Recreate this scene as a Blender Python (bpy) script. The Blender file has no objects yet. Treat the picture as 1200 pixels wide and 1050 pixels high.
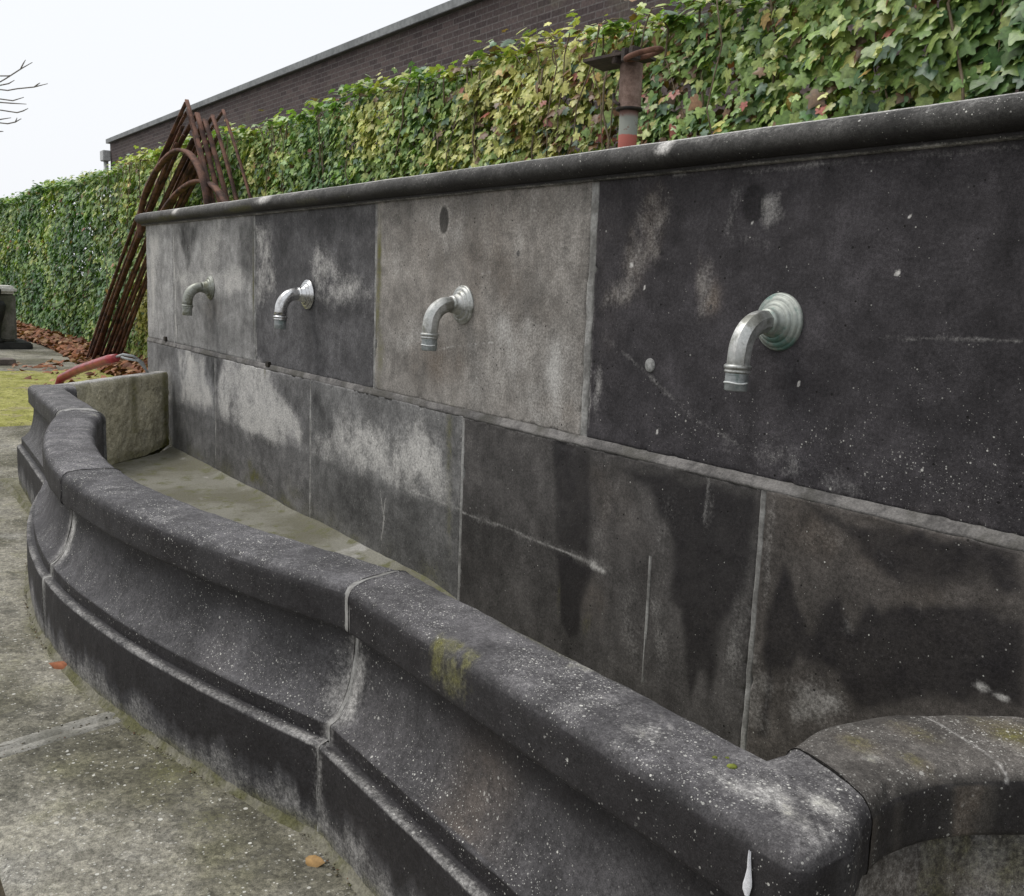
import bpy, bmesh, math, random
import numpy as np
from mathutils import Vector, Matrix
R_ = math.radians
random.seed(7); rng = np.random.default_rng(7)
S = bpy.context.scene

# ------------------------------------------------------------------ camera
# world: X along the fountain wall (towards the right/near), Y into the wall, Z up, paving at z = 0
EYE = 1.24
F, CX, CY = 1150.0, 600.0, 525.0                      # survey of the photograph, pixels of 1200x1050
_v = np.array([-225 - CX, 304 - CY, F]); _v /= np.linalg.norm(_v)
_h = np.array([1, .0387, 0.0]); _u = np.cross(_h, _v); _u /= np.linalg.norm(_u)
if _u[1] > 0: _u = -_u
AX = -_v; AZ = _u; AY = np.cross(AZ, AX)
ROT = np.array([AX, AY, AZ])                           # camera (x right, y down, z forward) -> world
cd = bpy.data.cameras.new('camera'); cam = bpy.data.objects.new('camera', cd)
S.collection.objects.link(cam); S.camera = cam
cd.sensor_fit = 'HORIZONTAL'; cd.sensor_width = 36; cd.lens = 36 * F / 1200
cd.clip_start = .05; cd.clip_end = 500
r, d, f = ROT[:, 0], ROT[:, 1], ROT[:, 2]
cam.matrix_world = Matrix(((r[0], -d[0], -f[0], 0), (r[1], -d[1], -f[1], 0), (r[2], -d[2], -f[2], EYE), (0, 0, 0, 1)))
S.render.resolution_x = 1024; S.render.resolution_y = 896

def W(px, py, y=2.0):
    """survey point: where the sight line of a photo pixel meets the plane y (x, z)"""
    q = ROT @ np.array([px - CX, py - CY, F]); t = y / q[1]
    return float(q[0] * t), float(q[2] * t + EYE)

# ------------------------------------------------------------------ sky, sun, exposure
SUN_EL, SUN_AZ = R_(52), R_(215)                       # overcast: the sun only shows as a broad bright patch
w = bpy.data.worlds.new('World'); S.world = w; w.use_nodes = True
nt = w.node_tree; bg = nt.nodes['Background']
sky = nt.nodes.new('ShaderNodeTexSky'); sky.sky_type = 'NISHITA'; sky.sun_disc = False
sky.sun_elevation = SUN_EL; sky.sun_rotation = SUN_AZ; sky.dust_density = 6; sky.air_density = 2
mx = nt.nodes.new('ShaderNodeMix'); mx.data_type = 'RGBA'; mx.inputs['Factor'].default_value = .93
mx.inputs['B'].default_value = (7.9, 8.1, 8.45, 1)
nt.links.new(sky.outputs[0], mx.inputs['A']); nt.links.new(mx.outputs['Result'], bg.inputs[0])
bg.inputs[1].default_value = .10
sl = bpy.data.lights.new('sun', 'SUN'); sl.energy = 1.5; sl.angle = R_(24); sl.color = (1, .975, .94)
so = bpy.data.objects.new('sun', sl); S.collection.objects.link(so)
sdir = Vector((-.55, -.42, 1.25)).normalized()         # from the sun towards us: high, behind-left of the camera
so.rotation_euler = sdir.to_track_quat('Z', 'Y').to_euler()
S.view_settings.view_transform = 'Standard'; S.view_settings.look = 'None'
S.view_settings.exposure = 0.32; S.view_settings.gamma = 1

# ------------------------------------------------------------------ helpers
COL = S.collection
def tag(o, label=None, cat=None, group=None, kind=None):
    if label: o['label'] = label
    if cat: o['category'] = cat
    if group: o['group'] = group
    if kind: o['kind'] = kind
    return o
def empty(name, loc=(0, 0, 0), **k):
    o = bpy.data.objects.new(name, None); o.location = loc; o.empty_display_size = .1
    COL.objects.link(o); return tag(o, **k)
def link(name, me, mat, parent=None, smooth=True):
    o = bpy.data.objects.new(name, me); COL.objects.link(o)
    if mat: me.materials.append(mat)
    if smooth: me.polygons.foreach_set('use_smooth', np.ones(len(me.polygons), bool))
    if parent:
        o.parent = parent; o.matrix_parent_inverse = Matrix.Translation(-parent.location)
    return o
def np_mesh(name, V, Fc, attrs=None):
    """Fc: int array (n,k) or list of lists"""
    me = bpy.data.meshes.new(name)
    V = np.asarray(V, np.float32)
    if isinstance(Fc, np.ndarray):
        n, k = Fc.shape; loops = Fc.ravel(); starts = np.arange(0, n * k, k); tot = np.full(n, k)
    else:
        loops = np.concatenate([np.asarray(q) for q in Fc]); tot = np.array([len(q) for q in Fc])
        starts = np.concatenate([[0], np.cumsum(tot)[:-1]]); n = len(Fc)
    me.vertices.add(len(V)); me.vertices.foreach_set('co', V.ravel())
    me.loops.add(len(loops)); me.loops.foreach_set('vertex_index', loops.astype(np.int32))
    me.polygons.add(n); me.polygons.foreach_set('loop_start', starts.astype(np.int32))
    me.polygons.foreach_set('loop_total', tot.astype(np.int32))
    me.update(calc_edges=True)
    for kname, arr in (attrs or {}).items():
        a = me.attributes.new(kname, 'FLOAT_COLOR', 'POINT')
        arr = np.asarray(arr, np.float32)
        if arr.shape[1] == 3: arr = np.hstack([arr, np.ones((len(arr), 1), np.float32)])
        a.data.foreach_set('color', arr.ravel())
    return me
def vnoise(P, scale, seed=0, octv=4, pers=.5):
    """smooth value noise on an (n,2|3) array, -1..1"""
    P = np.asarray(P, float); out = np.zeros(len(P)); amp = 1; tot = 0
    if P.shape[1] == 2: P = np.hstack([P, np.zeros((len(P), 1))])
    for o in range(octv):
        Q = P * scale * (2 ** o) + seed * 17.3 + o * 5.1
        I = np.floor(Q).astype(np.int64); fr = Q - I; fr = fr * fr * (3 - 2 * fr)
        def h(dx, dy, dz):
            n = (I[:, 0] + dx) * 374761393 + (I[:, 1] + dy) * 668265263 + (I[:, 2] + dz) * 2147483647 + seed * 144665
            n = (n ^ (n >> 13)) * 1274126177; n = n ^ (n >> 16)
            return (n & 0xffff) / 32767.5 - 1
        v = 0
        for dx in (0, 1):
            for dy in (0, 1):
                for dz in (0, 1):
                    wt = (fr[:, 0] if dx else 1 - fr[:, 0]) * (fr[:, 1] if dy else 1 - fr[:, 1]) * (fr[:, 2] if dz else 1 - fr[:, 2])
                    v = v + wt * h(dx, dy, dz)
        out += amp * v; tot += amp; amp *= pers
    return out / tot
def sstep(a, b, x):
    t = np.clip((x - a) / (b - a), 0, 1); return t * t * (3 - 2 * t)
def box(bm, x0, x1, y0, y1, z0, z1, bevel=0):
    g = bmesh.ops.create_cube(bm, size=1)
    M = Matrix.Translation(((x0 + x1) / 2, (y0 + y1) / 2, (z0 + z1) / 2)) @ Matrix.Diagonal((x1 - x0, y1 - y0, z1 - z0, 1))
    bmesh.ops.transform(bm, matrix=M, verts=g['verts'])
    if bevel:
        es = list({e for v in g['verts'] for e in v.link_edges})
        bmesh.ops.bevel(bm, geom=es, offset=bevel, segments=2, affect='EDGES')
    return g['verts']
def bm_obj(name, bm, mat, parent=None, smooth=False):
    me = bpy.data.meshes.new(name); bm.normal_update(); bm.to_mesh(me); bm.free()
    return link(name, me, mat, parent, smooth)
def tube_arrays(pts, rad, seg=12, facet=None, cap=True):
    """swept tube; rad number or list"""
    P = [Vector(p) for p in pts]; n = len(P)
    rad = [rad] * n if np.isscalar(rad) else rad
    T = [(P[min(i + 1, n - 1)] - P[max(i - 1, 0)]).normalized() for i in range(n)]
    up = Vector((1, 0, 0)) if abs(T[0].x) < .9 else Vector((0, 0, 1))
    N = (up - T[0] * up.dot(T[0])).normalized(); V = []; Fc = []
    for i in range(n):
        N = (N - T[i] * N.dot(T[i])).normalized(); B = T[i].cross(N)
        for k in range(seg):
            a = 2 * math.pi * k / seg + (math.pi / seg if facet else 0)
            V.append(tuple(P[i] + (N * math.cos(a) + B * math.sin(a)) * rad[i]))
    for i in range(n - 1):
        for k in range(seg):
            Fc.append([i * seg + k, i * seg + (k + 1) % seg, (i + 1) * seg + (k + 1) % seg, (i + 1) * seg + k])
    if cap:
        Fc.append(list(range(seg))[::-1]); Fc.append([(n - 1) * seg + k for k in range(seg)])
    return V, Fc
def tubes(name, lst, mat, parent=None, smooth=True):
    V = []; Fc = []
    for v, fc in lst:
        o = len(V); V += v; Fc += [[i + o for i in q] for q in fc]
    return link(name, np_mesh(name, V, Fc), mat, parent, smooth)
def lathe(prof, origin, axis, seg=40):
    """prof: (r, h) along axis"""
    A = Vector(axis).normalized(); up = Vector((0, 0, 1)) if abs(A.z) < .9 else Vector((1, 0, 0))
    N = (up - A * up.dot(A)).normalized(); B = A.cross(N); O = Vector(origin); V = []; Fc = []
    for r_, h_ in prof:
        for k in range(seg):
            a = 2 * math.pi * k / seg; V.append(tuple(O + A * h_ + (N * math.cos(a) + B * math.sin(a)) * r_))
    for i in range(len(prof) - 1):
        for k in range(seg):
            Fc.append([i * seg + k, i * seg + (k + 1) % seg, (i + 1) * seg + (k + 1) % seg, (i + 1) * seg + k])
    Fc.append(list(range(seg))[::-1]); Fc.append([(len(prof) - 1) * seg + k for k in range(seg)])
    return V, Fc

# ------------------------------------------------------------------ node helpers
class NT:
    def __init__(s, name, rough=.8, spec=.4, metal=0):
        s.m = bpy.data.materials.new(name); s.m.use_nodes = True; s.t = s.m.node_tree; s.n = s.t.nodes
        s.b = s.n['Principled BSDF']; s.b.inputs['Roughness'].default_value = rough
        s.b.inputs['Specular IOR Level'].default_value = spec; s.b.inputs['Metallic'].default_value = metal
        s.co = s.n.new('ShaderNodeTexCoord').outputs['Object']
        s.geo = s.n.new('ShaderNodeNewGeometry')
    def lk(s, a, b): s.t.links.new(a, b)
    def _in(s, sock, v):
        if isinstance(v, bpy.types.NodeSocket): s.lk(v, sock)
        elif isinstance(v, (tuple, list)): sock.default_value = (*v, 1) if len(v) == 3 and sock.type == 'RGBA' else v
        else: sock.default_value = v
    def noise(s, scale, detail=5, rough=.55, vec=None, dist=0, col=False):
        n = s.n.new('ShaderNodeTexNoise'); n.inputs['Scale'].default_value = scale; n.inputs['Detail'].default_value = detail
        n.inputs['Roughness'].default_value = rough; n.inputs['Distortion'].default_value = dist
        s.lk(vec or s.co, n.inputs['Vector']); return n.outputs['Color' if col else 'Fac']
    def vor(s, scale, feat='F1', rand=1, vec=None, out='Distance'):
        n = s.n.new('ShaderNodeTexVoronoi'); n.feature = feat; n.inputs['Scale'].default_value = scale
        n.inputs['Randomness'].default_value = rand; s.lk(vec or s.co, n.inputs['Vector'])
        return n.outputs[out]
    def mapv(s, sc=(1, 1, 1), rot=(0, 0, 0), loc=(0, 0, 0)):
        n = s.n.new('ShaderNodeMapping'); n.inputs['Scale'].default_value = sc; n.inputs['Rotation'].default_value = rot
        n.inputs['Location'].default_value = loc; s.lk(s.co, n.inputs['Vector']); return n.outputs[0]
    def m_(s, op, a, b=0, c=0, clamp=False):
        n = s.n.new('ShaderNodeMath'); n.operation = op; n.use_clamp = clamp
        s._in(n.inputs[0], a); s._in(n.inputs[1], b)
        if op in ('MULTIPLY_ADD', 'SMOOTH_MIN'): s._in(n.inputs[2], c)
        return n.outputs[0]
    def ss(s, x, a, b, lo=0, hi=1):
        n = s.n.new('ShaderNodeMapRange'); n.interpolation_type = 'SMOOTHSTEP'; s._in(n.inputs['Value'], x)
        n.inputs['From Min'].default_value = a; n.inputs['From Max'].default_value = b
        n.inputs['To Min'].default_value = lo; n.inputs['To Max'].default_value = hi
        return n.outputs[0]
    def mix(s, fac, a, b, mode='MIX'):
        n = s.n.new('ShaderNodeMix'); n.data_type = 'RGBA'; n.blend_type = mode; n.clamp_factor = True
        s._in(n.inputs['Factor'], fac); s._in(n.inputs['A'], a); s._in(n.inputs['B'], b); return n.outputs['Result']
    def att(s, name):
        n = s.n.new('ShaderNodeAttribute'); n.attribute_name = name; return n
    def sep(s, c):
        n = s.n.new('ShaderNodeSeparateColor'); s.lk(c, n.inputs[0]); return n.outputs
    def xyz(s, v):
        n = s.n.new('ShaderNodeSeparateXYZ'); s.lk(v, n.inputs[0]); return n.outputs
    def val(s, x, col):                       # grey value -> multiply
        n = s.n.new('ShaderNodeCombineColor'); [s.lk(x, i) for i in n.inputs[:3]]; return s.mix(1, col, n.outputs[0], 'MULTIPLY')
    def bump(s, h, strength=.3, dist=.004, prev=None):
        n = s.n.new('ShaderNodeBump'); n.inputs['Strength'].default_value = strength; n.inputs['Distance'].default_value = dist
        s.lk(h, n.inputs['Height'])
        if prev: s.lk(prev, n.inputs['Normal'])
        return n.outputs[0]
    def out(s, col=None, rough=None, nrm=None):
        if col is not None: s._in(s.b.inputs['Base Color'], col)
        if rough is not None: s._in(s.b.inputs['Roughness'], rough)
        if nrm is not None: s.lk(nrm, s.b.inputs['Normal'])
        return s.m

def simple(name, c1, c2, scale=30, rough=.7, bump=.2, dist=.003, metal=0, detail=6):
    t = NT(name, rough, metal=metal)
    n = t.noise(scale, detail); n2 = t.noise(scale * 7, 3)
    c = t.mix(t.ss(n, .35, .65), c1, c2)
    c = t.val(t.ss(n2, .3, .7, .8, 1.15), c)
    return t.out(c, None, t.bump(n2, bump, dist))

def stone_mat(name, rough=.78):
    """weathered basalt; stains, painted light and shade come from mesh attributes tone / mask (light, dark, green, brown) / spk (fleck density, pits)"""
    t = NT(name, rough, .18)
    tone = t.att('tone').outputs['Color']; mk = t.att('mask'); m = t.sep(mk.outputs['Color']); br = mk.outputs['Alpha']
    sk = t.sep(t.att('spk').outputs['Color'])
    nb = t.noise(3.2, 6, .6); nm = t.noise(17, 7, .65); nf = t.noise(110, 5, .7); nx = t.noise(420, 3, .7)
    st = t.noise(9, 6, .65, vec=t.mapv((1, 1, .16)))                 # runs drawn out downwards
    c = t.val(t.ss(nb, .3, .7, .80, 1.2), tone)
    c = t.val(t.ss(t.noise(6.5, 8, .66, dist=.8), .34, .66, .82, 1.2), c)
    c = t.val(t.ss(st, .3, .7, .91, 1.09), c)
    c = t.val(t.ss(nm, .28, .72, .78, 1.22), c)
    # brown
    c = t.mix(t.m_('MULTIPLY', t.ss(br, 0, 1), t.ss(nm, .3, .6, .4, 1)), c, (.16, .125, .095))
    # dark, sharp wandering edge
    dk = t.m_('ADD', m[1], t.m_('MULTIPLY', t.m_('SUBTRACT', nm, .5), .30))
    dk = t.m_('ADD', dk, t.m_('MULTIPLY', t.m_('SUBTRACT', nf, .5), .30))
    c = t.mix(t.m_('MULTIPLY', t.ss(dk, .28, .70), t.ss(nm, .3, .7, .70, .96)), c, (.020, .018, .019))
    # light bloom
    lt = t.m_('ADD', m[0], t.m_('MULTIPLY', t.m_('SUBTRACT', st, .5), .55))
    lt = t.m_('ADD', lt, t.m_('MULTIPLY', t.m_('SUBTRACT', nm, .5), .45))
    lt = t.m_('ADD', lt, t.m_('MULTIPLY', t.m_('SUBTRACT', nf, .5), .55))
    lt = t.m_('MULTIPLY', t.ss(lt, .08, .98), t.ss(m[0], 0.0, .12))
    c = t.mix(lt, c, (.50, .485, .46))
    # green / yellow growth
    gt = t.m_('ADD', m[2], t.m_('MULTIPLY', t.m_('SUBTRACT', nf, .5), .8))
    gt = t.m_('MULTIPLY', t.ss(gt, .1, 1.0), t.ss(m[2], 0, .15))
    c = t.mix(gt, c, t.mix(t.ss(nm, .4, .6), (.13, .125, .028), (.10, .095, .05)))
    # grain
    c = t.val(t.ss(nf, .30, .70, .70, 1.30), c)
    c = t.val(t.ss(nx, .30, .70, .66, 1.34), c)
    # pits
    vp = t.vor(46, out='Distance'); vpc = t.sep(t.vor(46, out='Color'))
    pit = t.m_('MULTIPLY', t.ss(vp, .10, .20, 1, 0), t.ss(vpc[0], .90, .93))
    pit = t.m_('MULTIPLY', pit, sk[1])
    c = t.mix(pit, c, (.012, .011, .01))
    # pale flecks, three sizes
    fl = None
    for sc, sz, dn, mul in ((72, .26, .84, 1.0), (150, .36, .66, 1.0), (300, .42, .58, .8)):
        vd = t.vor(sc); vc = t.sep(t.vor(sc, out='Color'))
        thr = t.m_('SUBTRACT', 1.0, t.m_('MULTIPLY', sk[0], 1 - dn))
        rsz = t.m_('MULTIPLY_ADD', vc[1], sz * .7, sz * .25)
        q = t.m_('MULTIPLY', t.m_('GREATER_THAN', vc[0], thr), t.m_('LESS_THAN', vd, rsz))
        q = t.m_('MULTIPLY', q, t.m_('MULTIPLY_ADD', vc[2], .6 * mul, .35 * mul))
        fl = q if fl is None else t.m_('MAXIMUM', fl, q)
    fl = t.m_('MULTIPLY', t.m_('MULTIPLY', fl, t.ss(nm, .34, .56, .35, 1)), t.ss(t.noise(4.5, 4, .6, vec=t.mapv(loc=(2, 7, 1))), .38, .56, .15, 1))
    c = t.mix(fl, c, (.66, .65, .60))
    h = t.m_('ADD', t.m_('MULTIPLY', nf, .6), t.m_('MULTIPLY', nx, .4))
    h = t.m_('SUBTRACT', h, t.m_('MULTIPLY', pit, 1.5))
    b1 = t.bump(nm, .35, .010); b2 = t.bump(h, .55, .0022, b1)
    rg = t.ss(dk, .36, .58, rough, rough - .17)
    return t.out(c, rg, b2)

M_STONE = stone_mat('weathered_basalt')

# ------------------------------------------------------------------ paint masks on numpy point clouds
def blob(P, c, rx, rz, amp, seed=0, warp=.75):
    """soft noisy ellipse on (n,2) points"""
    near = (np.abs(P[:, 0] - c[0]) < 2.6 * rx + .05) & (np.abs(P[:, 1] - c[1]) < 2.6 * rz + .05); out = np.zeros(len(P))
    if not near.any(): return out
    P = P[near]; q = P + np.stack([vnoise(P, 9, seed + 1, 3), vnoise(P, 9, seed + 2, 3)], 1) * warp * min(rx, rz)
    d2 = ((q[:, 0] - c[0]) / rx) ** 2 + ((q[:, 1] - c[1]) / rz) ** 2
    out[near] = amp * np.exp(-d2 * 1.1) * (1 + .55 * vnoise(P * np.array([1, .45]), 16, seed + 7, 4))
    return out
def poly_sd(P, poly):
    n = len(poly); d = np.full(len(P), 1e9); ins = np.zeros(len(P), bool)
    for i in range(n):
        a = np.array(poly[i]); b = np.array(poly[(i + 1) % n]); e = b - a; wv = P - a
        t = np.clip((wv @ e) / (e @ e), 0, 1); d = np.minimum(d, np.hypot(*(wv - t[:, None] * e).T))
        cnd = ((a[1] <= P[:, 1]) & (b[1] > P[:, 1])) | ((b[1] <= P[:, 1]) & (a[1] > P[:, 1]))
        with np.errstate(divide='ignore', invalid='ignore'):
            xs = a[0] + (P[:, 1] - a[1]) / (b[1] - a[1] + 1e-12) * e[0]
        ins ^= cnd & (P[:, 0] < xs)
    return np.where(ins, d, -d)
def seg_line(P, pts, wd, amp, seed=0, warp=.02):
    q = P + np.stack([vnoise(P, 7, seed + 1, 4), vnoise(P, 7, seed + 2, 4)], 1) * warp
    d = np.full(len(P), 1e9)
    for a, b in zip(pts[:-1], pts[1:]):
        a = np.array(a); b = np.array(b); e = b - a; wv = q - a
        t = np.clip((wv @ e) / (e @ e), 0, 1); d = np.minimum(d, np.hypot(*(wv - t[:, None] * e).T))
    return amp * np.exp(-(d / (wd * (1 + .6 * vnoise(P, 25, seed, 2)))) ** 2) * np.clip(.62 + .9 * vnoise(P, 13, seed + 6, 4), 0, 1)

def seg_cull(P, pts, wd, amp, seed, warp):
    lo = np.min(pts, 0) - 3 * wd - .03; hi = np.max(pts, 0) + 3 * wd + .03; k = ((P > lo) & (P < hi)).all(1); o = np.zeros(len(P))
    if k.any(): o[k] = seg_line(P[k], pts, wd, amp, seed, warp)
    return o
# wall stain survey (photo pixels on the wall face) ----------------------------------
LIGHT = [  # px,py, rx,rz (m), amp
 (186,300,.25,.5,.55),(172,330,.10,.6,.7),(215,300,.16,.35,.62),(262,300,.20,.5,.62),(280,330,.05,.45,.9),(250,330,.35,.14,.55),(240,380,.3,.12,.32),
 (205,345,.06,.4,.55),(230,375,.12,.2,.35),(287,370,.07,.2,.6),(305,300,.10,.28,.6),(308,345,.13,.15,.5),(376,300,.12,.16,.55),(383,330,.28,.09,.55),
 (415,345,.25,.06,.5),(345,400,.5,.12,.18),(400,395,.3,.12,.15),
 (480,300,.40,.30,.42),(470,360,.35,.22,.38),(600,400,.22,.14,.55),(650,440,.10,.18,.62),(560,430,.30,.14,.36),(655,300,.15,.34,.30),(610,260,.30,.20,.25),
 (470,420,.30,.12,.40),(500,250,.22,.10,.30),(540,262,.07,.12,.42),(640,470,.16,.08,.5),(585,345,.12,.10,.28),
 (770,245,.035,.06,.55),(762,275,.04,.10,.62),(745,310,.045,.07,.62),(720,345,.05,.05,.42),(833,335,.035,.075,.55),(868,225,.012,.05,.45),(868,262,.03,.03,.45),
 (905,245,.022,.06,.5),(890,285,.06,.02,.4),(990,250,.16,.05,.16),(700,455,.02,.10,.5),(703,300,.02,.30,.22),
 (225,440,.15,.16,.60),(210,455,.12,.10,.3),(300,445,.22,.14,.75),(325,480,.20,.14,.80),(290,500,.25,.08,.45),(345,430,.12,.08,.4),
 (313,555,.16,.10,.42),(345,560,.10,.10,.30),(205,500,.15,.02,.4),
 (400,520,.24,.16,.62),(440,510,.25,.14,.60),(500,515,.18,.18,.60),(485,555,.16,.08,.48),(395,490,.12,.08,.35),(520,545,.06,.10,.35),
 (450,585,.20,.09,.34),(455,625,.03,.06,.5),(420,610,.12,.08,.25),
 (715,600,.10,.30,.14),(655,520,.2,.12,.10),(790,600,.12,.10,.16),(780,660,.05,.14,.20),(745,720,.07,.18,.22),(600,640,.20,.20,.10),(835,600,.02,.10,.2),
 (870,740,.045,.18,.34),(885,800,.03,.12,.42),(940,800,.07,.055,.52),(975,822,.07,.03,.42),(905,650,.02,.2,.22),(1000,730,.03,.05,.16),(1158,803,.018,.010,.9),(1180,815,.018,.008,.8),
 (1000,640,.20,.06,.12),(1120,720,.1,.1,.10)]
DARK = [
 (228,285,.10,.16,.8),(290,290,.08,.20,.55),(290,385,.16,.16,.35),(320,375,.20,.16,.45),(360,290,.35,.14,.30),(430,300,.10,.3,.35),(425,400,.15,.15,.4),
 (520,258,.030,.050,1.3),(886,240,.032,.040,1.0),(570,340,.05,.03,.3),
 (195,415,.12,.06,.6),(240,455,.05,.10,.45),(262,450,.05,.09,.45),(352,470,.09,.18,.62),(330,432,.1,.03,.2),(380,475,.16,.10,.5),(380,560,.12,.12,.45),(525,560,.05,.4,.4),
 (230,510,.35,.10,.45),(290,545,.25,.07,.40),(345,540,.13,.08,.45),(420,570,.3,.05,.42),(500,620,.22,.12,.4),(420,640,.3,.05,.3),
 (1185,380,.06,.5,.5),(700,700,.06,.10,.3)]
DPOLY = [[(655,645),(705,662),(690,700),(686,745),(672,752),(662,730)],
 [(648,500),(700,515),(702,660),(655,645)],
 [(720,540),(800,555),(895,575),(893,640),(880,700),(858,730),(845,800),(833,838),(828,790),(815,830),(805,790),(800,720),(783,705),(790,640),(770,585)],
 [(925,652),(938,680),(952,742),(968,705),(990,688),(1004,738),(1022,700),(1090,700),(1210,720),(1210,830),(1120,815),(1010,838),(985,792),(945,778),(916,790),(905,868),(889,862),(904,800),(897,765),(905,705)],
 [(938,588),(1210,640),(1210,700),(1120,690),(1060,688),(1010,655),(985,620),(960,612)]]
GREEN = [(443,330,.03,.35,.75),(445,420,.04,.15,.6),(530,520,.03,.20,.5),(530,600,.03,.2,.45),(297,330,.02,.3,.6),(300,560,.2,.05,.6),(340,590,.18,.05,.5),
 (295,545,.06,.05,.5),(345,575,.15,.06,.4),(420,630,.25,.03,.35),(313,435,.02,.05,.6),(235,535,.2,.03,.4),(690,730,.03,.06,.35),(660,700,.015,.1,.3),(210,500,.05,.12,.3)]
BROWN = [(560,300,.7,.4,.35),(520,420,.3,.12,.55),(650,480,.15,.05,.5),(745,315,.07,.08,.35),(833,350,.04,.06,.5),(768,240,.04,.06,.3),(960,620,.12,.08,.35),(1050,650,.2,.08,.3),
 (715,600,.2,.15,.25),(250,360,.2,.1,.3),(700,700,.1,.1,.3),(1100,700,.2,.2,.2)]
LINES = [  # white deposit lines
 ([(203,268),(207,405)],.014,.85),([(299,262),(300,416)],.009,.6),([(445,250),(441,452)],.007,.7),([(255,416),(255,556)],.008,.6),([(367,442),(367,600)],.007,.5),([(547,488),(545,680)],.006,.4),([(700,220),(690,500)],.006,.5),([(694,220),(684,500)],.005,.5),
 ([(450,557),(545,598),(620,628),(700,660)],.006,.75),([(700,660),(712,668)],.014,.9),([(205,480),(254,497),(366,530)],.006,.35),([(366,524),(450,557)],.006,.4),
 ([(705,392),(760,440),(800,480),(860,520),(920,555)],.009,.36),([(860,520),(1000,575)],.045,.30),([(1040,396),(1200,398)],.005,.30),([(900,395),(1040,396)],.004,.2),
 ([(505,410),(570,402),(600,400)],.003,.8),([(553,328),(575,318)],.004,.7),([(275,275),(278,395)],.010,.6),([(836,560),(830,620)],.006,.4),
 ([(455,585),(450,640)],.007,.6),([(303,560),(325,570)],.005,.4),([(700,212),(1195,176)],.008,.35)]
LPOLY = [  # pale bloom: outline, strength, softness (m)
 ([(212,410),(239,415),(242,446),(251,463),(252,484),(233,477),(214,469),(210,431)],.62,.05),
 ([(256,433),(264,421),(304,423),(321,442),(329,469),(346,477),(355,498),(354,519),(329,523),(304,511),(287,507),(258,490)],.80,.05),
 ([(371,520),(389,497),(396,481),(453,502),(494,487),(509,517),(527,543),(527,584),(489,574),(453,561),(427,551),(389,541)],.66,.07),
 ([(400,568),(424,562),(444,585),(440,606),(420,598)],.38,.05),([(300,530),(322,535),(318,570),(300,562)],.36,.05),([(335,535),(362,545),(360,590),(338,572)],.34,.05),
 ([(205,317),(280,310),(296,331),(294,343),(254,345),(205,338)],.52,.05),([(176,268),(186,268),(184,330),(180,390),(176,390)],.5,.06),([(243,263),(262,262),(256,300),(240,330),(236,300)],.5,.05),
 ([(299,261),(315,263),(322,310),(324,340),(310,350),(301,366)],.55,.05),
 ([(373,287),(385,294),(403,322),(434,336),(436,350),(403,348),(380,356),(368,343),(364,312)],.62,.06),
 ([(345,340),(440,342),(440,350),(345,352)],.35,.03),
 ([(450,285),(490,275),(500,300),(470,340),(448,345)],.30,.08),([(446,380),(500,372),(505,408),(450,425)],.34,.06),([(600,400),(640,385),(684,330),(682,490),(650,470),(610,440)],.45,.10),
 ([(505,232),(530,228),(548,245),(545,285),(520,300),(500,275)],.42,.03),
 ([(760,221),(780,218),(778,252),(770,275),(767,298),(752,319),(744,344),(734,352),(708,355),(711,339),(731,329),(739,298),(749,262)],.56,.036),
 ([(824,303),(839,306),(847,344),(845,367),(824,375),(819,344)],.46,.032),([(892,236),(912,230),(916,256),(896,272),(888,256)],.50,.018),
 ([(928,790),(950,780),(985,800),(1000,828),(960,842),(930,850)],.44,.035),([(884,760),(900,750),(912,800),(900,860),(884,850)],.38,.03),([(762,690),(790,700),(800,770),(775,790)],.25,.03)]
DARKEN = [  # areas of darker stone tone: outline, strength, softness
 ([(241,408),(266,416),(262,438),(254,450),(243,438)],.45,.03),([(182,400),(210,403),(203,428),(187,424)],.45,.04),
 ([(329,446),(366,440),(367,526),(357,517),(354,492),(338,473)],.42,.04),([(207,260),(233,260),(227,296),(220,320),(214,294)],.55,.03),
 ([(280,260),(298,258),(298,326),(285,315),(281,291)],.38,.03),([(207,347),(298,347),(298,420),(207,396)],.14,.04),([(240,350),(256,350),(250,410),(240,404)],.28,.03),
 ([(373,361),(431,354),(438,368),(380,374)],.22,.03),([(325,250),(440,240),(440,325),(405,318),(388,290),(368,280),(360,330),(326,330)],.20,.05),
 ([(366,460),(395,470),(388,492),(370,516)],.40,.04),([(500,476),(545,484),(545,560),(528,545),(512,515)],.22,.05),([(545,300),(605,285),(612,345),(572,390),(560,330)],.22,.07),([(450,415),(684,500),(684,480),(600,440),(530,400)],.18,.05),
 ([(445,225),(690,212),(688,240),(445,255)],.18,.05),([(640,500),(905,568),(905,600),(760,580),(640,560)],.22,.05),([(1165,230),(1215,230),(1215,600),(1165,590)],.35,.06)]
SPOTS = [(520,258,.034,.052),(884,238,.042,.050)]     # smooth dark patches
DOTS = [(740,311,.007,1),(833,360,.007,0),(776,297,.008,0),(723,334,.006,0),(755,337,.004,1),(881,262,.004,1),(1052,320,.006,1),(936,450,.005,1),(766,500,.003,1),(770,506,.005,1),(716,364,.005,0),(607,297,.010,0),(1066,255,.003,1)]
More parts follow.
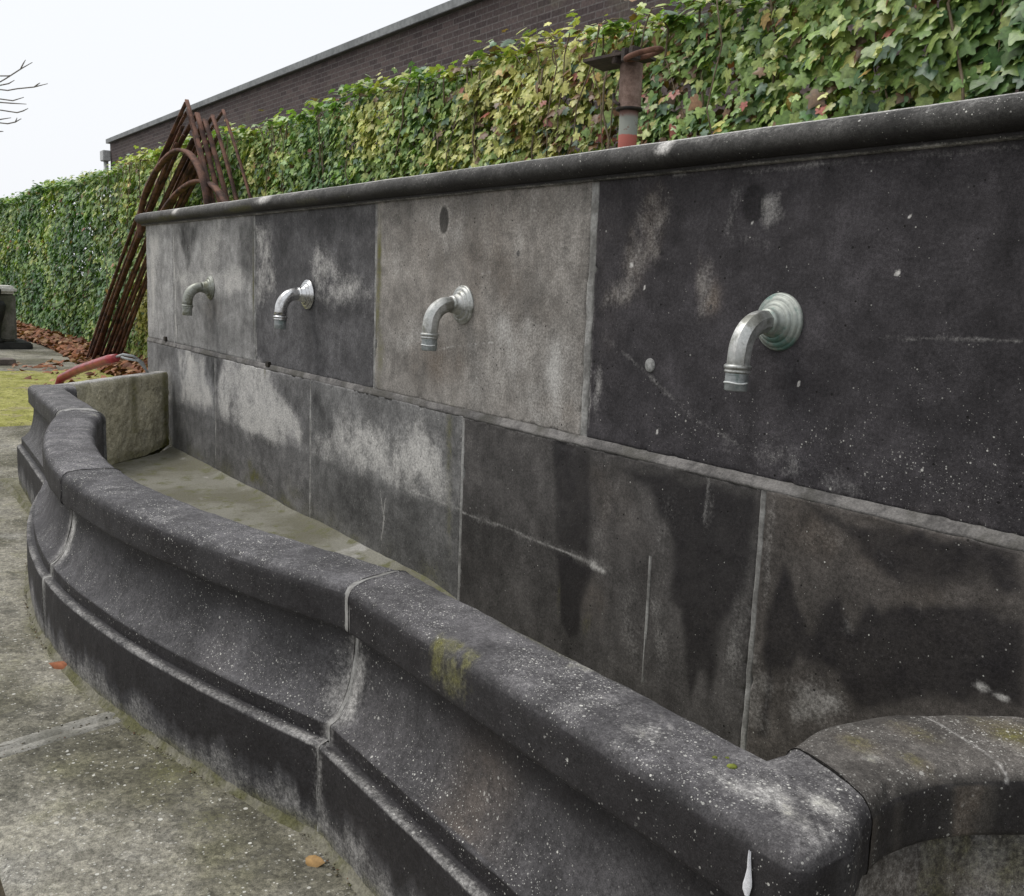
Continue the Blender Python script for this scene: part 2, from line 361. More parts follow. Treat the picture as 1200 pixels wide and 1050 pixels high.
def poly_field(P, poly, soft, seed):
    pl = np.array([W(*p) for p in poly]); o = np.zeros(len(P)); lo = pl.min(0) - 2 * soft - .03; hi = pl.max(0) + 2 * soft + .03
    k = ((P > lo) & (P < hi)).all(1)
    if not k.any(): return o
    Q = P[k]; a = min(soft, .05); q = Q + np.stack([vnoise(Q * [1, .6], 9, seed, 4), vnoise(Q, 9, seed + 1, 4)], 1) * a * 1.3
    o[k] = sstep(-soft * 1.25, soft * 1.35, poly_sd(q, pl)) * np.clip(.86 + .75 * vnoise(Q * [1, .6], 7, seed + 3, 5) + .45 * vnoise(Q, 34, seed + 4, 4), 0, 1.5); return o
def wall_masks(P):
    """P (n,2) x,z on the wall -> light, dark, green, brown, tone factor"""
    L = np.zeros(len(P)); D = L.copy(); G = L.copy(); B = L.copy(); T = L + 1
    for i, (px, py, rx, rz, a) in enumerate(LIGHT):
        if px < 560 or (690 < px < 1000 and py < 400) or (880 < px < 990 and py > 730): continue
        b_ = blob(P, W(px, py), rx, rz, a * .9, i); L = np.maximum(L, b_) + .25 * np.minimum(L, b_)
    for i, (pl, a, sf) in enumerate(LPOLY):
        f_ = poly_field(P, pl, sf, 200 + i) * a; L = np.maximum(L, f_ * (1.15 if pl[0][0] < 450 else .86))
        if 690 < pl[0][0] < 850 and pl[0][1] < 400: B = np.maximum(B, f_ * 1.1)
    for i, (pl, a, sf) in enumerate(DARKEN): T *= 1 - np.clip(poly_field(P, pl, sf, 300 + i) * a * 1.15, 0, .8); L *= 1 - np.clip(poly_field(P, pl, sf, 300 + i) * a * 1.2, 0, .8)
    for i, (px, py, rx, rz, a) in enumerate(GREEN): G = np.maximum(G, blob(P, W(px, py), rx, rz, a, i + 90))
    for i, (px, py, rx, rz, a) in enumerate(BROWN): B = np.maximum(B, blob(P, W(px, py), rx, rz, a, i + 130))
    q = P + np.stack([vnoise(P, 14, 5, 3), vnoise(P, 14, 6, 3)], 1) * np.array([.016, .028]) + np.stack([vnoise(P, 60, 15, 3), vnoise(P, 60, 16, 3)], 1) * .006
    for pl, am in zip(DPOLY, (.98, .72, .82, .94, .76)):
        sd = poly_sd(q, [W(*p) for p in pl]); D = np.maximum(D, am * sstep(-.042, .045, sd) * (.86 + .14 * vnoise(P, 3, 8, 3)))
    wl = .372 + .012 * vnoise(P * [1, 0], 2.2, 71, 3); lo = (P[:, 1] < .76) & (P[:, 0] < -3.09)
    below = sstep(.022, -.022, P[:, 1] - wl) * lo; L *= 1 - .5 * below; T *= 1 - below * (.30 + .12 * vnoise(P, 2.5, 72, 4)) * sstep(.0, .3, P[:, 1] + .1)
    G = np.maximum(G, lo * .6 * sstep(.24, .05, P[:, 1]) * (.4 + .8 * vnoise(P, 5, 75, 3)))
    L = np.maximum(L, .30 * lo * np.exp(-((P[:, 1] - wl - .03) / .035) ** 2) * (.7 + .5 * vnoise(P, 6, 78, 3)))
    rr_ = (P[:, 0] >= -3.09) & (P[:, 0] < -2.2); L = np.maximum(L, rr_ * .22 * np.exp(-((P[:, 1] - .385) / .022) ** 2)); T *= 1 - .16 * rr_ * sstep(.39, .36, P[:, 1])
    for i, (pts, wd, a) in enumerate(LINES): L = np.maximum(L, seg_cull(P, [W(*p) for p in pts], wd, a, i, .012))
    for q_ in ([(858,212),(866,240)],[(864,246),(852,272)],[(852,274),(872,290)],[(872,290),(896,294)]): L = np.maximum(L, .33 * poly_field(P, [(q_[0][0]-4,q_[0][1]),(q_[0][0]+5,q_[0][1]-1),(q_[1][0]+6,q_[1][1]),(q_[1][0]-5,q_[1][1]+4)], .028, 95))

    L = np.maximum(L, seg_cull(P, [W(*p) for p in [(450,574),(453,605),(450,633)]], .008, .9, 92, .02))
    for px, py, rx, rz in SPOTS:
        c_ = W(px, py); e_ = np.hypot((P[:, 0] - c_[0]) / rx, (P[:, 1] - c_[1]) / rz) + .12 * vnoise(P, 16, 5, 3); f_ = sstep(1.12, .88, e_)
        if px > 700: L = np.maximum(L * (1 - f_ * (P[:, 0] < c_[0] + .02)), 0)
        else: L *= 1 - f_
        T *= 1 - f_ * (.72 if px < 700 else .50); B *= 1 - f_; T += .35 * sstep(1.5, 1.15, e_) * (1 - f_) * (px < 700)
    for px, py, r_, w_ in DOTS:
        c_ = W(px, py); f_ = sstep(1.2, .7, np.hypot(P[:, 0] - c_[0], P[:, 1] - c_[1]) / r_)
        if w_: L = np.maximum(L, f_ * 1.3)
        else: D = np.maximum(D, f_ * 1.2)
    return L, D, G, B, T

# ------------------------------------------------------------------ fountain wall
wall_root = empty('fountain_wall', (-3.47, 2.15, 0), label='long dark basalt wall of big squared blocks under a rounded coping, carrying the four spouts', cat='wall')
TB = {  # block tones (linear)
 'u0': (.30, .295, .288), 'u1': (.25, .245, .238), 'u2': (.100, .097, .099), 'u3': (.245, .228, .208), 'u4': (.049, .045, .048), 'u5': (.045, .042, .045),
 'l0': (.205, .202, .20), 'l1': (.20, .195, .192), 'l2': (.165, .162, .158), 'l3': (.080, .0745, .071), 'l4': (.086, .077, .070), 'l5': (.08, .075, .07)}
def block(key, x0, x1, z0, z1, yf, depth=.22, step=.0065, seed=0):
    nu = max(8, int((x1 - x0) / step)); nv = max(8, int((z1 - z0) / step))
    u = np.linspace(0, 1, nu); v = np.linspace(0, 1, nv); U, Vv = np.meshgrid(u, v, indexing='ij')
    X = x0 + U * (x1 - x0); Z = z0 + Vv * (z1 - z0); P = np.stack([X.ravel(), Z.ravel()], 1)
    edge = np.minimum(np.minimum(X - x0, x1 - X), np.minimum(Z - z0, z1 - Z)).ravel()
    rr = .009 + .004 * vnoise(P, 11, seed + 3, 3)
    back = rr * np.clip(1 - edge / np.maximum(rr, .002), 0, 1) ** 2
    chip = np.clip(vnoise(P, 26, seed + 9, 3) - .25, 0, 1) * np.exp(-edge / .012) * .035
    Y = yf + back + chip + vnoise(P, 5, seed, 4) * .0022
    V = np.stack([P[:, 0], Y, P[:, 1]], 1)
    L, D, G, B, T = wall_masks(P)
    L = np.maximum(L, np.exp(-edge / .006) * .35 * (vnoise(P, 12, seed + 4, 3) > -.1))
    idx = np.arange(nu * nv).reshape(nu, nv)
    Fq = np.stack([idx[:-1, :-1], idx[1:, :-1], idx[1:, 1:], idx[:-1, 1:]], -1).reshape(-1, 4)
    ring = np.concatenate([idx[:, 0], idx[-1, 1:], idx[-2::-1, -1], idx[0, -2:0:-1]])
    nb = len(V); Vb = V[ring].copy(); Vb[:, 1] = yf + depth
    V = np.vstack([V, Vb]); m = len(ring); k = np.arange(m); k2 = (k + 1) % m
    Fs = np.stack([ring[k2], ring[k], nb + k, nb + k2], -1)
    Fl = [list(q) for q in Fs] + [list(range(nb, nb + m))]
    tone = np.tile(TB[key], (len(V), 1)); tone[:nb] *= T[:, None]; mask = np.zeros((len(V), 4)); mask[:nb] = np.stack([L, D, G, B], 1)
    # black-block fleck densities
    sp = np.full(len(V), .02 if key in ('u0', 'u1', 'u2', 'u3') else .03)
    if key == 'u4':
        zz = P[:, 1]; sp[:nb] = .015 + .40 * np.exp(-((zz - .86) / .10) ** 2) * sstep(-2.2, -1.7, P[:, 0]) + .10 * sstep(-1.6, -1.3, P[:, 0]) * sstep(1.3, .9, zz)
    spk = np.stack([sp, np.full(len(V), .9), np.zeros(len(V))], 1)
    me = np_mesh('stone_block', V, [list(q) for q in Fq] + Fl, dict(tone=tone, mask=mask, spk=spk))
    return link('stone_block', me, M_STONE, wall_root)
XE = [-7.44, -6.80, -5.30, -3.866, -2.410, -.96, .50]
gaps = [.006, .007, .009, .026, .008]
YU, YL = 2.0, 1.972
for i in range(6):
    a = XE[i] + (gaps[i - 1] / 2 if i else 0); b = XE[i + 1] - (gaps[i] / 2 if i < 5 else 0)
    block('u%d' % i, a, b, .768, 1.585, YU + (.004 if i == 2 else 0), seed=i * 7, step=.009 if i < 2 else .0065)
XL = [-7.44, -5.945, -4.515, -3.095, -1.645, .50]
YLS = [1.991, 1.989, 1.986, 1.981, 1.979]
for i in range(5):
    a = XL[i] + (.004 if i else 0); b = XL[i + 1] - (.004 if i < 4 else 0)
    block('l%d' % i, a, b, -.02, .755 if i < 3 else .752, YLS[i], depth=.25, seed=60 + i * 7, step=.009 if i < 2 else .0065)
# mortar: one bed filling behind all joints, with the sloping bed joint on the ledge
def mortar_mat():
    t = NT('lime_mortar', .9, .2); nm = t.noise(14, 6, .7); nf = t.noise(160, 4, .7)
    c = t.mix(t.ss(nm, .35, .62), (.095, .09, .087), (.21, .20, .19)); c = t.mix(t.ss(t.noise(5, 4), .48, .62), c, (.10, .095, .085))
    c = t.val(t.ss(nf, .25, .75, .7, 1.2), c)
    return t.out(c, None, t.bump(t.m_('ADD', nm, nf), .7, .004))
M_MORTAR = mortar_mat()
M_MORTAR2 = simple('pale_joint_mortar', (.17, .165, .155), (.34, .335, .32), 16, .9, .6)
def mortar_strip(bx0, bx1, pts_yz, n, seed, amp=.0035, name='mortar_joint', parent=wall_root):
    """strip of yz-profile swept along x"""
    xs = np.linspace(bx0, bx1, n); V = []; k = len(pts_yz)
    for x in xs:
        for j, (y, z) in enumerate(pts_yz): V.append((x, y, z))
    V = np.array(V); P = V[:, [0, 2]]
    V[:, 1] += vnoise(P, 22, seed, 4) * amp; V[:, 2] += vnoise(P, 15, seed + 5, 4) * amp * .8
    Fq = [[i * k + j, (i + 1) * k + j, (i + 1) * k + j + 1, i * k + j + 1] for i in range(n - 1) for j in range(k - 1)]
    return link(name, np_mesh(name, V, Fq), M_MORTAR, parent)
for a_, b_, yl in ((-7.435, -4.515, 1.989), (-4.515, -3.095, 1.986), (-3.095, .495, 1.980)):
    q_ = 1.999 - yl
    mortar_strip(a_, b_, [(2.03, .785), (1.9995, .7735), (1.999 - q_ * .3, .7655), (1.999 - q_ * .65, .7585), (yl + .001, .7535), (yl + .001, .745), (2.02, .74)], int((b_ - a_) * 110), 3, (.003 if yl < 1.983 else .0022))
def vstrip(x, wd, z0, z1, yf, seed, amp=.002):
    n = max(20, int((z1 - z0) / .008)); zs = np.linspace(z0, z1, n); off = (-.5, -.45, -.2, .1, .42, .5); dy = (.02, .0, -.0015, .001, 0, .02)
    V = np.array([(x + o * wd, yf + y_, z) for z in zs for o, y_ in zip(off, dy)]); k = 6
    P = V[:, [0, 2]]; V[:, 0] += vnoise(np.stack([P[:, 1], P[:, 1] * 0], 1), 14, seed, 4) * wd * .16; V[:, 1] += vnoise(P, 20, seed + 3, 4) * amp
    Fq = [[i * k + j, i * k + j + 1, (i + 1) * k + j + 1, (i + 1) * k + j] for i in range(n - 1) for j in range(k - 1)]
    link('mortar_joint', np_mesh('mortar_joint', V, Fq), M_MORTAR2, wall_root)
for i, g in enumerate(gaps): vstrip(XE[i + 1], g + .012, .775, 1.58, YU + .003, 20 + i)
for i in range(4): vstrip(XL[i + 1], .020, 0.0, .748, YLS[i + 1] + .003, 40 + i)
vstrip(W(768, 650)[0], .012, .075, .47, YLS[3] - .0005, 51, .001)
# coping of the wall: swept profile with torus roll
def cornice():
    prof = [(2.32, 1.565), (2.02, 1.568), (1.985, 1.572), (1.982, 1.577), (1.9815, 1.583)]
    cz, cy, rz, ry = 1.620, 1.988, .0375, .050
    prof += [(1.9835, 1.586)]
    for a in np.linspace(-88, 74, 18): prof.append((cy - ry * math.cos(R_(a)), cz + rz * math.sin(R_(a))))
    prof += [(1.976, 1.6575), (1.985, 1.6585), (2.02, 1.6595), (2.32, 1.660)]
    n = 900; xs = np.linspace(-7.495, .555, n); k = len(prof); V = np.array([(x, y, z) for x in xs for y, z in prof])
    P3 = V.copy(); nz = vnoise(P3, 6, 3, 4)
    V[:, 1] += nz * .0022 + vnoise(P3, 30, 8, 3) * .0012; V[:, 2] += vnoise(P3 * [1, .2, .2], 3, 4, 3) * .0022
    # left end rounds back
    Fq = [[i * k + j, (i + 1) * k + j, (i + 1) * k + j + 1, i * k + j + 1] for i in range(n - 1) for j in range(k - 1)]
    Fq += [list(range(k)), [(n - 1) * k + j for j in range(k)][::-1]]
    z = P3[:, 2]; x = P3[:, 0]; y = P3[:, 1]
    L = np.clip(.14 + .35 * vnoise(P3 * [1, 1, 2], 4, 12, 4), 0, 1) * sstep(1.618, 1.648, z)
    L = np.maximum(L, sstep(1.648, 1.657, z) * (.75 + .3 * vnoise(P3, 5, 11, 3)))  # lit upper band and highlight along the top edge painted pale
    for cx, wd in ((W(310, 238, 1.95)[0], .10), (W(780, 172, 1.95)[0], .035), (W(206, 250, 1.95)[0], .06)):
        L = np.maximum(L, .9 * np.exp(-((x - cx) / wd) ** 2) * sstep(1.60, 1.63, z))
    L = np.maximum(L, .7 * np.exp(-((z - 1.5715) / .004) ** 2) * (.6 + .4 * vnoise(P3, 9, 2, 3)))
    D = (1 - sstep(1.590, 1.625, z)) * (z > 1.574) * (.62 + .2 * vnoise(P3, 4, 15, 3))  # shade under the roll painted into the dark mask
    G = .55 * sstep(-.3, .4, vnoise(P3 * [1, 1, 1.5], 3, 31, 3)) * np.exp(-((z - 1.603) / .02) ** 2) * sstep(-2.2, -5.5, x)
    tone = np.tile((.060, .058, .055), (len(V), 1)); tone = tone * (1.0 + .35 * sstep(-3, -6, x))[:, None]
    mask = np.stack([L, D, G, np.zeros(len(V))], 1)
    spk = np.stack([np.full(len(V), .08) + .2 * sstep(1.61, 1.64, z), np.full(len(V), .6), np.zeros(len(V))], 1)
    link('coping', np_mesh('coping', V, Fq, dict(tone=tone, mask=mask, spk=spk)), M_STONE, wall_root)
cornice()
bm = bmesh.new(); box(bm, -7.40, .46, 2.18, 2.285, -.02, 1.562); bm_obj('core', bm, M_MORTAR, wall_root)
# small drilled holes with rust under the bed joint
M_HOLE = simple('dark_cavity', (.012, .01, .008), (.03, .022, .012), 60)
M_RUST = simple('rusty_iron', (.085, .036, .021), (.155, .075, .048), 18, .85, .4)
for px, py, sc_ in ((193, 397, 1.3), (313, 427, 1.2)):
    x, z = W(px, py, 1.99); bm = bmesh.new()
    box(bm, x - .020 * sc_, x + .020 * sc_, 1.987, 2.02, z - .012 * sc_, z + .012 * sc_, .004)
    bm_obj('iron_plug', bm, M_HOLE, wall_root)
x, z = W(762, 428); v_, f_ = lathe([(.021, 0), (.0205, .004), (.018, .0055), (.0, .0058)], (x, 2.002, z), (0, -1, 0), 24)
M_PLUG = simple('grey_plug', (.16, .16, .155), (.28, .28, .27), 120)
tubes('round_plug', [(v_, f_)], M_PLUG, wall_root)

# ------------------------------------------------------------------ basin
basin = empty('stone_basin', (-3.45, 1.3, 0), label='low dark basalt basin with a bowed moulded rim at the foot of the spout wall', cat='basin')
XC = -3.455
def arc_y(x): return .640 + .285 * (abs(x - XC) / 1.565) ** 1.85
WID = .198
def stations():
    S_ = []                                              # (O, I, tag)
    # left return corner
    S_.append(((-6.20, 1.19), (-6.02, 1.215)))
    for a in (0, 20, 40, 60, 80, 90):                    # corner radius
        S_.append(((-6.19 - .03 * math.cos(R_(a)), 1.015 - .03 * math.sin(R_(a))), (-6.03 + .0004 * a, 1.165)))
    for x in np.arange(-6.17, -5.03, .02): S_.append(((x, .92 + .065 * (-5.03 - x) / 1.14), (max(x, -6.0 + .3 * (x + 6.17)), 1.118 + .045 * (-5.03 - x) / 1.14)))
    L = S_; straightL = len(L)
    A = []
    for x in np.arange(-5.02, -1.889, .012):
        y = arc_y(x); dx = .285 * 1.85 / 1.565 * (abs(x - XC) / 1.565) ** .85 * (1 if x > XC else -1)
        n = np.array([-dx, 1.0]); n /= np.linalg.norm(n)
        I = np.array([x, y]) + n * WID
        if x < -4.75: I = I * (1 - (-4.75 - x) / .27 * .6) + np.array([-4.93, 1.118]) * ((-4.75 - x) / .27 * .6)
        A.append(((x, y), tuple(I)))
    Rr = []
    for x in np.arange(-1.885, -.695, .012):
        t_ = (x + 1.885) / 1.165; Ix = min(-1.96 + t_ * (-.885 + 1.96), -.886); Rr.append(((x, .92), (Ix, 1.118)))
    for a in (0, 15, 30, 45, 60, 75, 90):
        Rr.append(((-.690 + .030 * math.sin(R_(a)), .950 - .030 * math.cos(R_(a))), (-.885, 1.1185 + .0003 * a)))
    Rr.append(((-.662, 1.02), (-.884, 1.152))); Rr.append(((-.684, 1.075), (-.884, 1.158))); Rr.append(((-.704, 1.118), (-.884, 1.164)))
    # return towards the wall, hollow outside
    ctl_o = [(-.7035, 1.1195), (-.712, 1.20), (-.698, 1.29), (-.655, 1.38), (-.575, 1.48), (-.44, 1.60), (-.22, 1.72), (.02, 1.80), (.22, 1.84), (.3, 1.968)]
    ctl_i = [(-.8845, 1.1665), (-.905, 1.26), (-.898, 1.35), (-.865, 1.45), (-.80, 1.56), (-.70, 1.67), (-.54, 1.80), (-.36, 1.90), (-.2, 1.955), (-.12, 1.968)]
    Q = []
    def cr(P, t):
        n = len(P) - 1; i = min(int(t), n - 1); u = t - i; p = [np.array(P[max(0, min(n, j))]) for j in (i - 1, i, i + 1, i + 2)]
        return .5 * ((2 * p[1]) + (-p[0] + p[2]) * u + (2 * p[0] - 5 * p[1] + 4 * p[2] - p[3]) * u * u + (-p[0] + 3 * p[1] - 3 * p[2] + p[3]) * u ** 3)
    for t in np.linspace(0, 9, 110): Q.append((tuple(cr(ctl_o, t)), tuple(cr(ctl_i, t))))
    return L, A, Rr, Q
def dens(S_, step):
    """resample between sparse stations"""
    O = [S_[0]]
    for a, b in zip(S_[:-1], S_[1:]):
        d_ = max(np.hypot(b[0][0] - a[0][0], b[0][1] - a[0][1]), np.hypot(b[1][0] - a[1][0], b[1][1] - a[1][1])); k = max(1, int(math.ceil(d_ / step)))
        for i in range(1, k + 1):
            t = i / k; O.append((tuple(np.array(a[0]) * (1 - t) + np.array(b[0]) * t), tuple(np.array(a[1]) * (1 - t) + np.array(b[1]) * t)))
    return O
# outer profile (offset outward, z), from inside bottom over the top to outside bottom
def rim_profile():
    p = [('i', 0, .0), ('i', 0, .25), ('i', 0, .50), ('i', 0, .53)]
    for a in np.linspace(10, 90, 7): p.append(('i', .04 * (1 - math.cos(R_(a))) / .2, .536 + .04 * math.sin(R_(a))))
    p = [(('f', q[1], q[2])) for q in p]                 # f: fraction of width measured from the inside
    for fr_ in (.28, .4, .52, .64, .74): p.append(('f', fr_, .5765 + .002 * math.sin(fr_ * 3.1)))
    out = []
    rr = .034
    for a in np.linspace(90, 0, 9): out.append((-rr + rr * math.cos(R_(a)), .542 + rr * math.sin(R_(a))))
    for z in (.533, .522, .51, .50, .49, .48): out.append((0, z))
    out += [(-.001, .474), (-.006, .470), (-.020, .4685), (-.034, .467)]
    # cavetto
    for t in np.linspace(0, 1, 20):
        a = R_(t * 78); out.append((-.034 + .004 * t - .0 + .070 * (1 - math.cos(a)) / (1 - math.cos(R_(78))), .455 - .185 * math.sin(a) / math.sin(R_(78))))
    out += [(.042, .2685), (.0425, .262), (.0425, .245), (.0425, .232), (.0430, .2275), (.056, .2265), (.064, .225), (.0675, .2215), (.068, .214)]
    for z in np.linspace(.205, -.02, 26): out.append((.0685 - .004 * sstep(.1, 0, z), z))
    return p, out
PI_, PO_ = rim_profile()
M_MOSS = None
def sg_flip(Nv, G3):
    t_ = G3[:, 2] > .5742; return np.sign(np.median(Nv[t_, 2])) or 1
def sweep(S_, name, seed, tone0, extra=None, shrink=0, mat=M_STONE, cap=True, parent=basin, mort=False):
    O = np.array([s_[0] for s_ in S_]); I = np.array([s_[1] for s_ in S_]); n = len(S_)
    T = np.gradient(O, axis=0); T /= np.linalg.norm(T, axis=1)[:, None] + 1e-9
    Nn = np.stack([T[:, 1], -T[:, 0]], 1)                # outward (to -y when running +x)
    for _ in range(2): Nn[1:-1] = (Nn[:-2] + 2 * Nn[1:-1] + Nn[2:]) / 4
    Nn /= np.linalg.norm(Nn, axis=1)[:, None]
    s = np.concatenate([[0], np.cumsum(np.linalg.norm(np.diff(O, axis=0), axis=1))])
    V = []; kind = []
    for q, fr_, z in PI_:
        xy = I + (O - I) * fr_; V.append(np.column_stack([xy, np.full(n, z)])); kind.append(0)
    for off, z in PO_:
        xy = O + Nn * off if off >= 0 else O + (I - O) / np.linalg.norm(I - O, axis=1)[:, None] * (-off)
        V.append(np.column_stack([xy, np.full(n, z)])); kind.append(1)
    k = len(V); V = np.stack(V, 1)                       # n,k,3
    G3 = V.reshape(-1, 3).copy()
    # numeric normals for weathering displacement
    du = np.gradient(V, axis=0); dv = np.gradient(V, axis=1); Nv = np.cross(du, dv).reshape(-1, 3); Nv /= np.linalg.norm(Nv, axis=1)[:, None] + 1e-9
    tz = G3[:, 2] > .5742; sg_ = np.sign(np.median(Nv[tz, 2])) or 1; Nv[tz] = (0, 0, sg_)
    if not mort:
        amp = vnoise(G3, 4, seed, 3) * .0035 + vnoise(G3, 17, seed + 2, 4) * .0030
        ar = np.exp(-((G3[:, 2] - .567) / .010) ** 2) * np.array(kind * n); amp = amp - SG * sg_flip(Nv, G3) * ar * np.clip(vnoise(G3, 32, seed + 90, 3) - .22, 0, 1) * .022
        V = (V.reshape(-1, 3) + Nv * amp[:, None])
        # stone ends eased at the joints
        ss_ = np.repeat(s, k); e = np.minimum(ss_, s[-1] - ss_); ease = np.exp(-(e / .006) ** 2) * (.0025 + .0015 * vnoise(G3, 20, seed + 4, 3))
        V = V - Nv * ease[:, None] * np.sign((Nv * (G3 - np.array([0, 0, 0]))).sum(1) * 0 + 1)[:, None] * SG
    else:
        V = V.reshape(-1, 3) + Nv * (vnoise(G3, 30, seed, 3) * .0014 - .0006)[:, None] * SG
    idx = np.arange(n * k).reshape(n, k)
    Fq = np.stack([idx[:-1, :-1], idx[:-1, 1:], idx[1:, 1:], idx[1:, :-1]], -1).reshape(-1, 4).tolist()
    if cap: Fq += [idx[0].tolist(), idx[-1][::-1].tolist()]
    x, y, z = G3.T; up = np.abs(Nv[:, 2])
    top = sstep(.45, .9, up) * (z > .5); cove = ((z > .262) & (z < .46)); K = np.array(kind * n).astype(bool)
    ss_ = np.repeat(s, k) + seed * 3.1
    SP = np.stack([ss_, z], 1)
    L = (.04 + .13 * sstep(-.2, .5, vnoise(G3, 7, seed + 6, 4))) * top
    L += .18 * sstep(.0, .6, vnoise(SP * [1, .5], 7, seed + 8, 3)) * cove * sstep(.40, .30, z)
    led = ((z > .219) & (z < .2275) & K); L = np.where(led, .34 + .12 * vnoise(G3, 8, seed, 3), L)
    # base: damp dark band above, pale dried foot with drips
    h = .105 + .05 * vnoise(np.stack([ss_, ss_ * 0], 1), 2.2, seed + 12, 2) + .055 * vnoise(np.stack([ss_, ss_ * 0], 1), 14, seed + 13, 3) + .02 * vnoise(np.stack([ss_, ss_ * 0], 1), 45, seed + 14, 2)
    pl = K & (z < .216); D = np.where(pl, .5 + np.clip((z - h) * 14, -.5, .5), 0.0)
    D = np.where(K & (z > .226) & (z < .266), .75, D)
    L = np.where(pl, np.clip((h - z) * 7, 0, .35), L)
    G = np.where(pl, .75 * sstep(.07, .0, z) * (.7 + .5 * vnoise(SP, 6, seed + 3, 3)), 0.0)
    fcd = K & (z > .47) & (z < .56)
    D = np.maximum(D, np.where(fcd, .60 + .16 * vnoise(SP * [1, .35], 5, seed + 21, 3), 0))  # upright face: shade painted into the dark mask
    D = np.maximum(D, np.where(cove & K, sstep(.33, .45, z) * (.60 + .25 * vnoise(SP * [1, .3], 6, seed + 61, 3)), 0))  # upper cove: shade below the coping edge painted dark
    # green inside near the floor
    G = np.maximum(G, np.where(~K & (z < .3), .3, 0))
    B = np.clip(vnoise(G3, 3, seed + 40, 3), 0, 1) * .25
    e = np.minimum(np.repeat(s, k), s[-1] - np.repeat(s, k))
    L = np.maximum(L, (.55 * np.exp(-(e / .022) ** 2) * (.75 + .5 * vnoise(G3, 12, seed + 30, 3))) * K * (z < .47))
    L = np.maximum(L, .72 * np.exp(-(e / .055) ** 2) * sstep(.24, .30, z) * sstep(.46, .40, z) * K * (.7 + .6 * vnoise(G3, 9, seed + 33, 3)))
    lc = sstep(.30, .50, vnoise(G3, 11, seed + 80, 4)) * top; L = np.maximum(L, .42 * lc); G = np.maximum(G, .38 * lc * (vnoise(G3, 20, seed + 81, 2) > .1))
    if extra: L, D, G, B = extra(G3, L, D, G, B, SP)
    tone = np.tile(tone0, (len(V), 1)) * (1 + .55 * top + .25 * cove * sstep(.38, .29, z))[:, None]  # daylight on tops and lower cove painted into the tone
    sp = .28 * np.ones(len(V)) + 1.15 * top * (.8 + .6 * vnoise(G3, 3, seed + 50, 3)) + .6 * cove * sstep(.40, .28, z) * np.clip(.6 + .8 * vnoise(SP, 3.0, seed + 51, 3), 0, 1)
    sp = np.where(pl, .06, sp)
    spk = np.stack([np.clip(sp, 0, 1.6), np.full(len(V), .5), np.zeros(len(V))], 1)
    attrs = None if mort else dict(tone=tone, mask=np.stack([np.clip(a_, 0, 1.2) for a_ in (L, D, G, B)], 1), spk=spk)
    return link(name, np_mesh(name, V, Fq, attrs), mat, parent)
SG = 1.0
SL, SA, SR, SQ = stations()
SL = dens(SL, .014); SR = dens(SR, .009); SQ = dens(SQ, .004); SA = dens(SA, .011)
ia = int(len(SA) * .502)
def ex_right(P, L, D, G, B, SP):
    x, y, z = P.T; nz = vnoise(P, 30, 77, 3)
    g1 = np.exp(-((x + 1.47 + .02 * nz) / .06) ** 2) * sstep(.46, .53, z + .02 * nz) * (y < .97) * (z > .46)
    g1 = 1.25 * g1 * np.clip(.75 + 1.2 * vnoise(P * [1, 1, .25], 38, 19, 4), 0, 1.1); G = np.maximum(G, g1 * 1.2); L = np.maximum(L, .45 * g1); D = D * (1 - .7 * np.clip(g1, 0, 1))
    B = np.maximum(B, .38 * np.exp(-((x + 1.36) / .12) ** 2) * ((z > .27) & (z < .46)))
    G = np.maximum(G, .55 * np.exp(-((x + 1.40) / .25) ** 2 - ((z - .575) / .02) ** 2 - ((y - 1.11) / .03) ** 2))
    for cx, cy, rx, ry, a in ((-.80, 1.02, .05, .03, .6), (-.735, 1.06, .035, .02, .75), (-.83, .99, .07, .02, .5), (-.74, 1.0, .04, .014, .6), (-1.02, 1.0, .05, .03, .35)):
        q = np.exp(-(((x - cx) + .02 * nz) / rx) ** 2 - (((y - cy) + .01 * nz) / ry) ** 2) * (z > .54)
        L = np.maximum(L, a * q); G = np.maximum(G, .5 * a * q * (nz > 0))
    # stained corner side
    side = sstep(-.69, -.665, x) * sstep(.98, 1.02, y) * (z < .55) * (z > .46)
    B = np.maximum(B, .8 * side * sstep(-.3, .5, vnoise(P * [1, 1, .2], 22, 5, 3))); D = D * (1 - .6 * side); 
    G = np.maximum(G, .6 * np.exp(-((y - 1.085) / .02) ** 2) * side)
    return L, D, G, B
def ex_ret(P, L, D, G, B, SP):
    x, y, z = P.T; st = vnoise(P * [1, 1, .12], 16, 9, 4)
    e_ = np.abs(SP[:, 0] - 49 * 3.1 - S0 + .0015 * vnoise(P, 40, 3, 2)); ln = np.exp(-(e_ / .0045) ** 2); L = np.maximum(L, ln * .42 * (z > .55))
    fc = (z < .55) & (z > .46); B = np.maximum(B, fc * sstep(-.1, .6, st) * .6); L = np.maximum(L, fc * sstep(.1, .6, st) * .25); D = D * (1 - .5 * sstep(-.1, .3, st) * fc)
    cv = (z < .46); B = np.maximum(B, cv * (.35 + .5 * st)); L = np.maximum(L, cv * (.28 + .35 * st)); G = np.maximum(G, cv * .35 * (vnoise(P, 8, 4, 3) > 0))
    for cx, cy, rx, ry, a in ((-.82, 1.25, .04, .03, .5), (-.80, 1.36, .05, .03, .4), (-.70, 1.50, .08, .05, .7), (-.74, 1.28, .03, .02, .5)):
        q = np.exp(-((x - cx) / rx) ** 2 - ((y - cy) / ry) ** 2) * (z > .54); G = np.maximum(G, a * q); B = np.maximum(B, a * q)
    return L, D, G, B
def ex_leftend(P, L, D, G, B, SP):
    return L * .9, D * .9, G, B
sweep(SL, 'rim_stone', 3, (.064, .062, .063), ex_leftend)
sweep(SA[:ia], 'rim_stone', 11, (.060, .0575, .060))
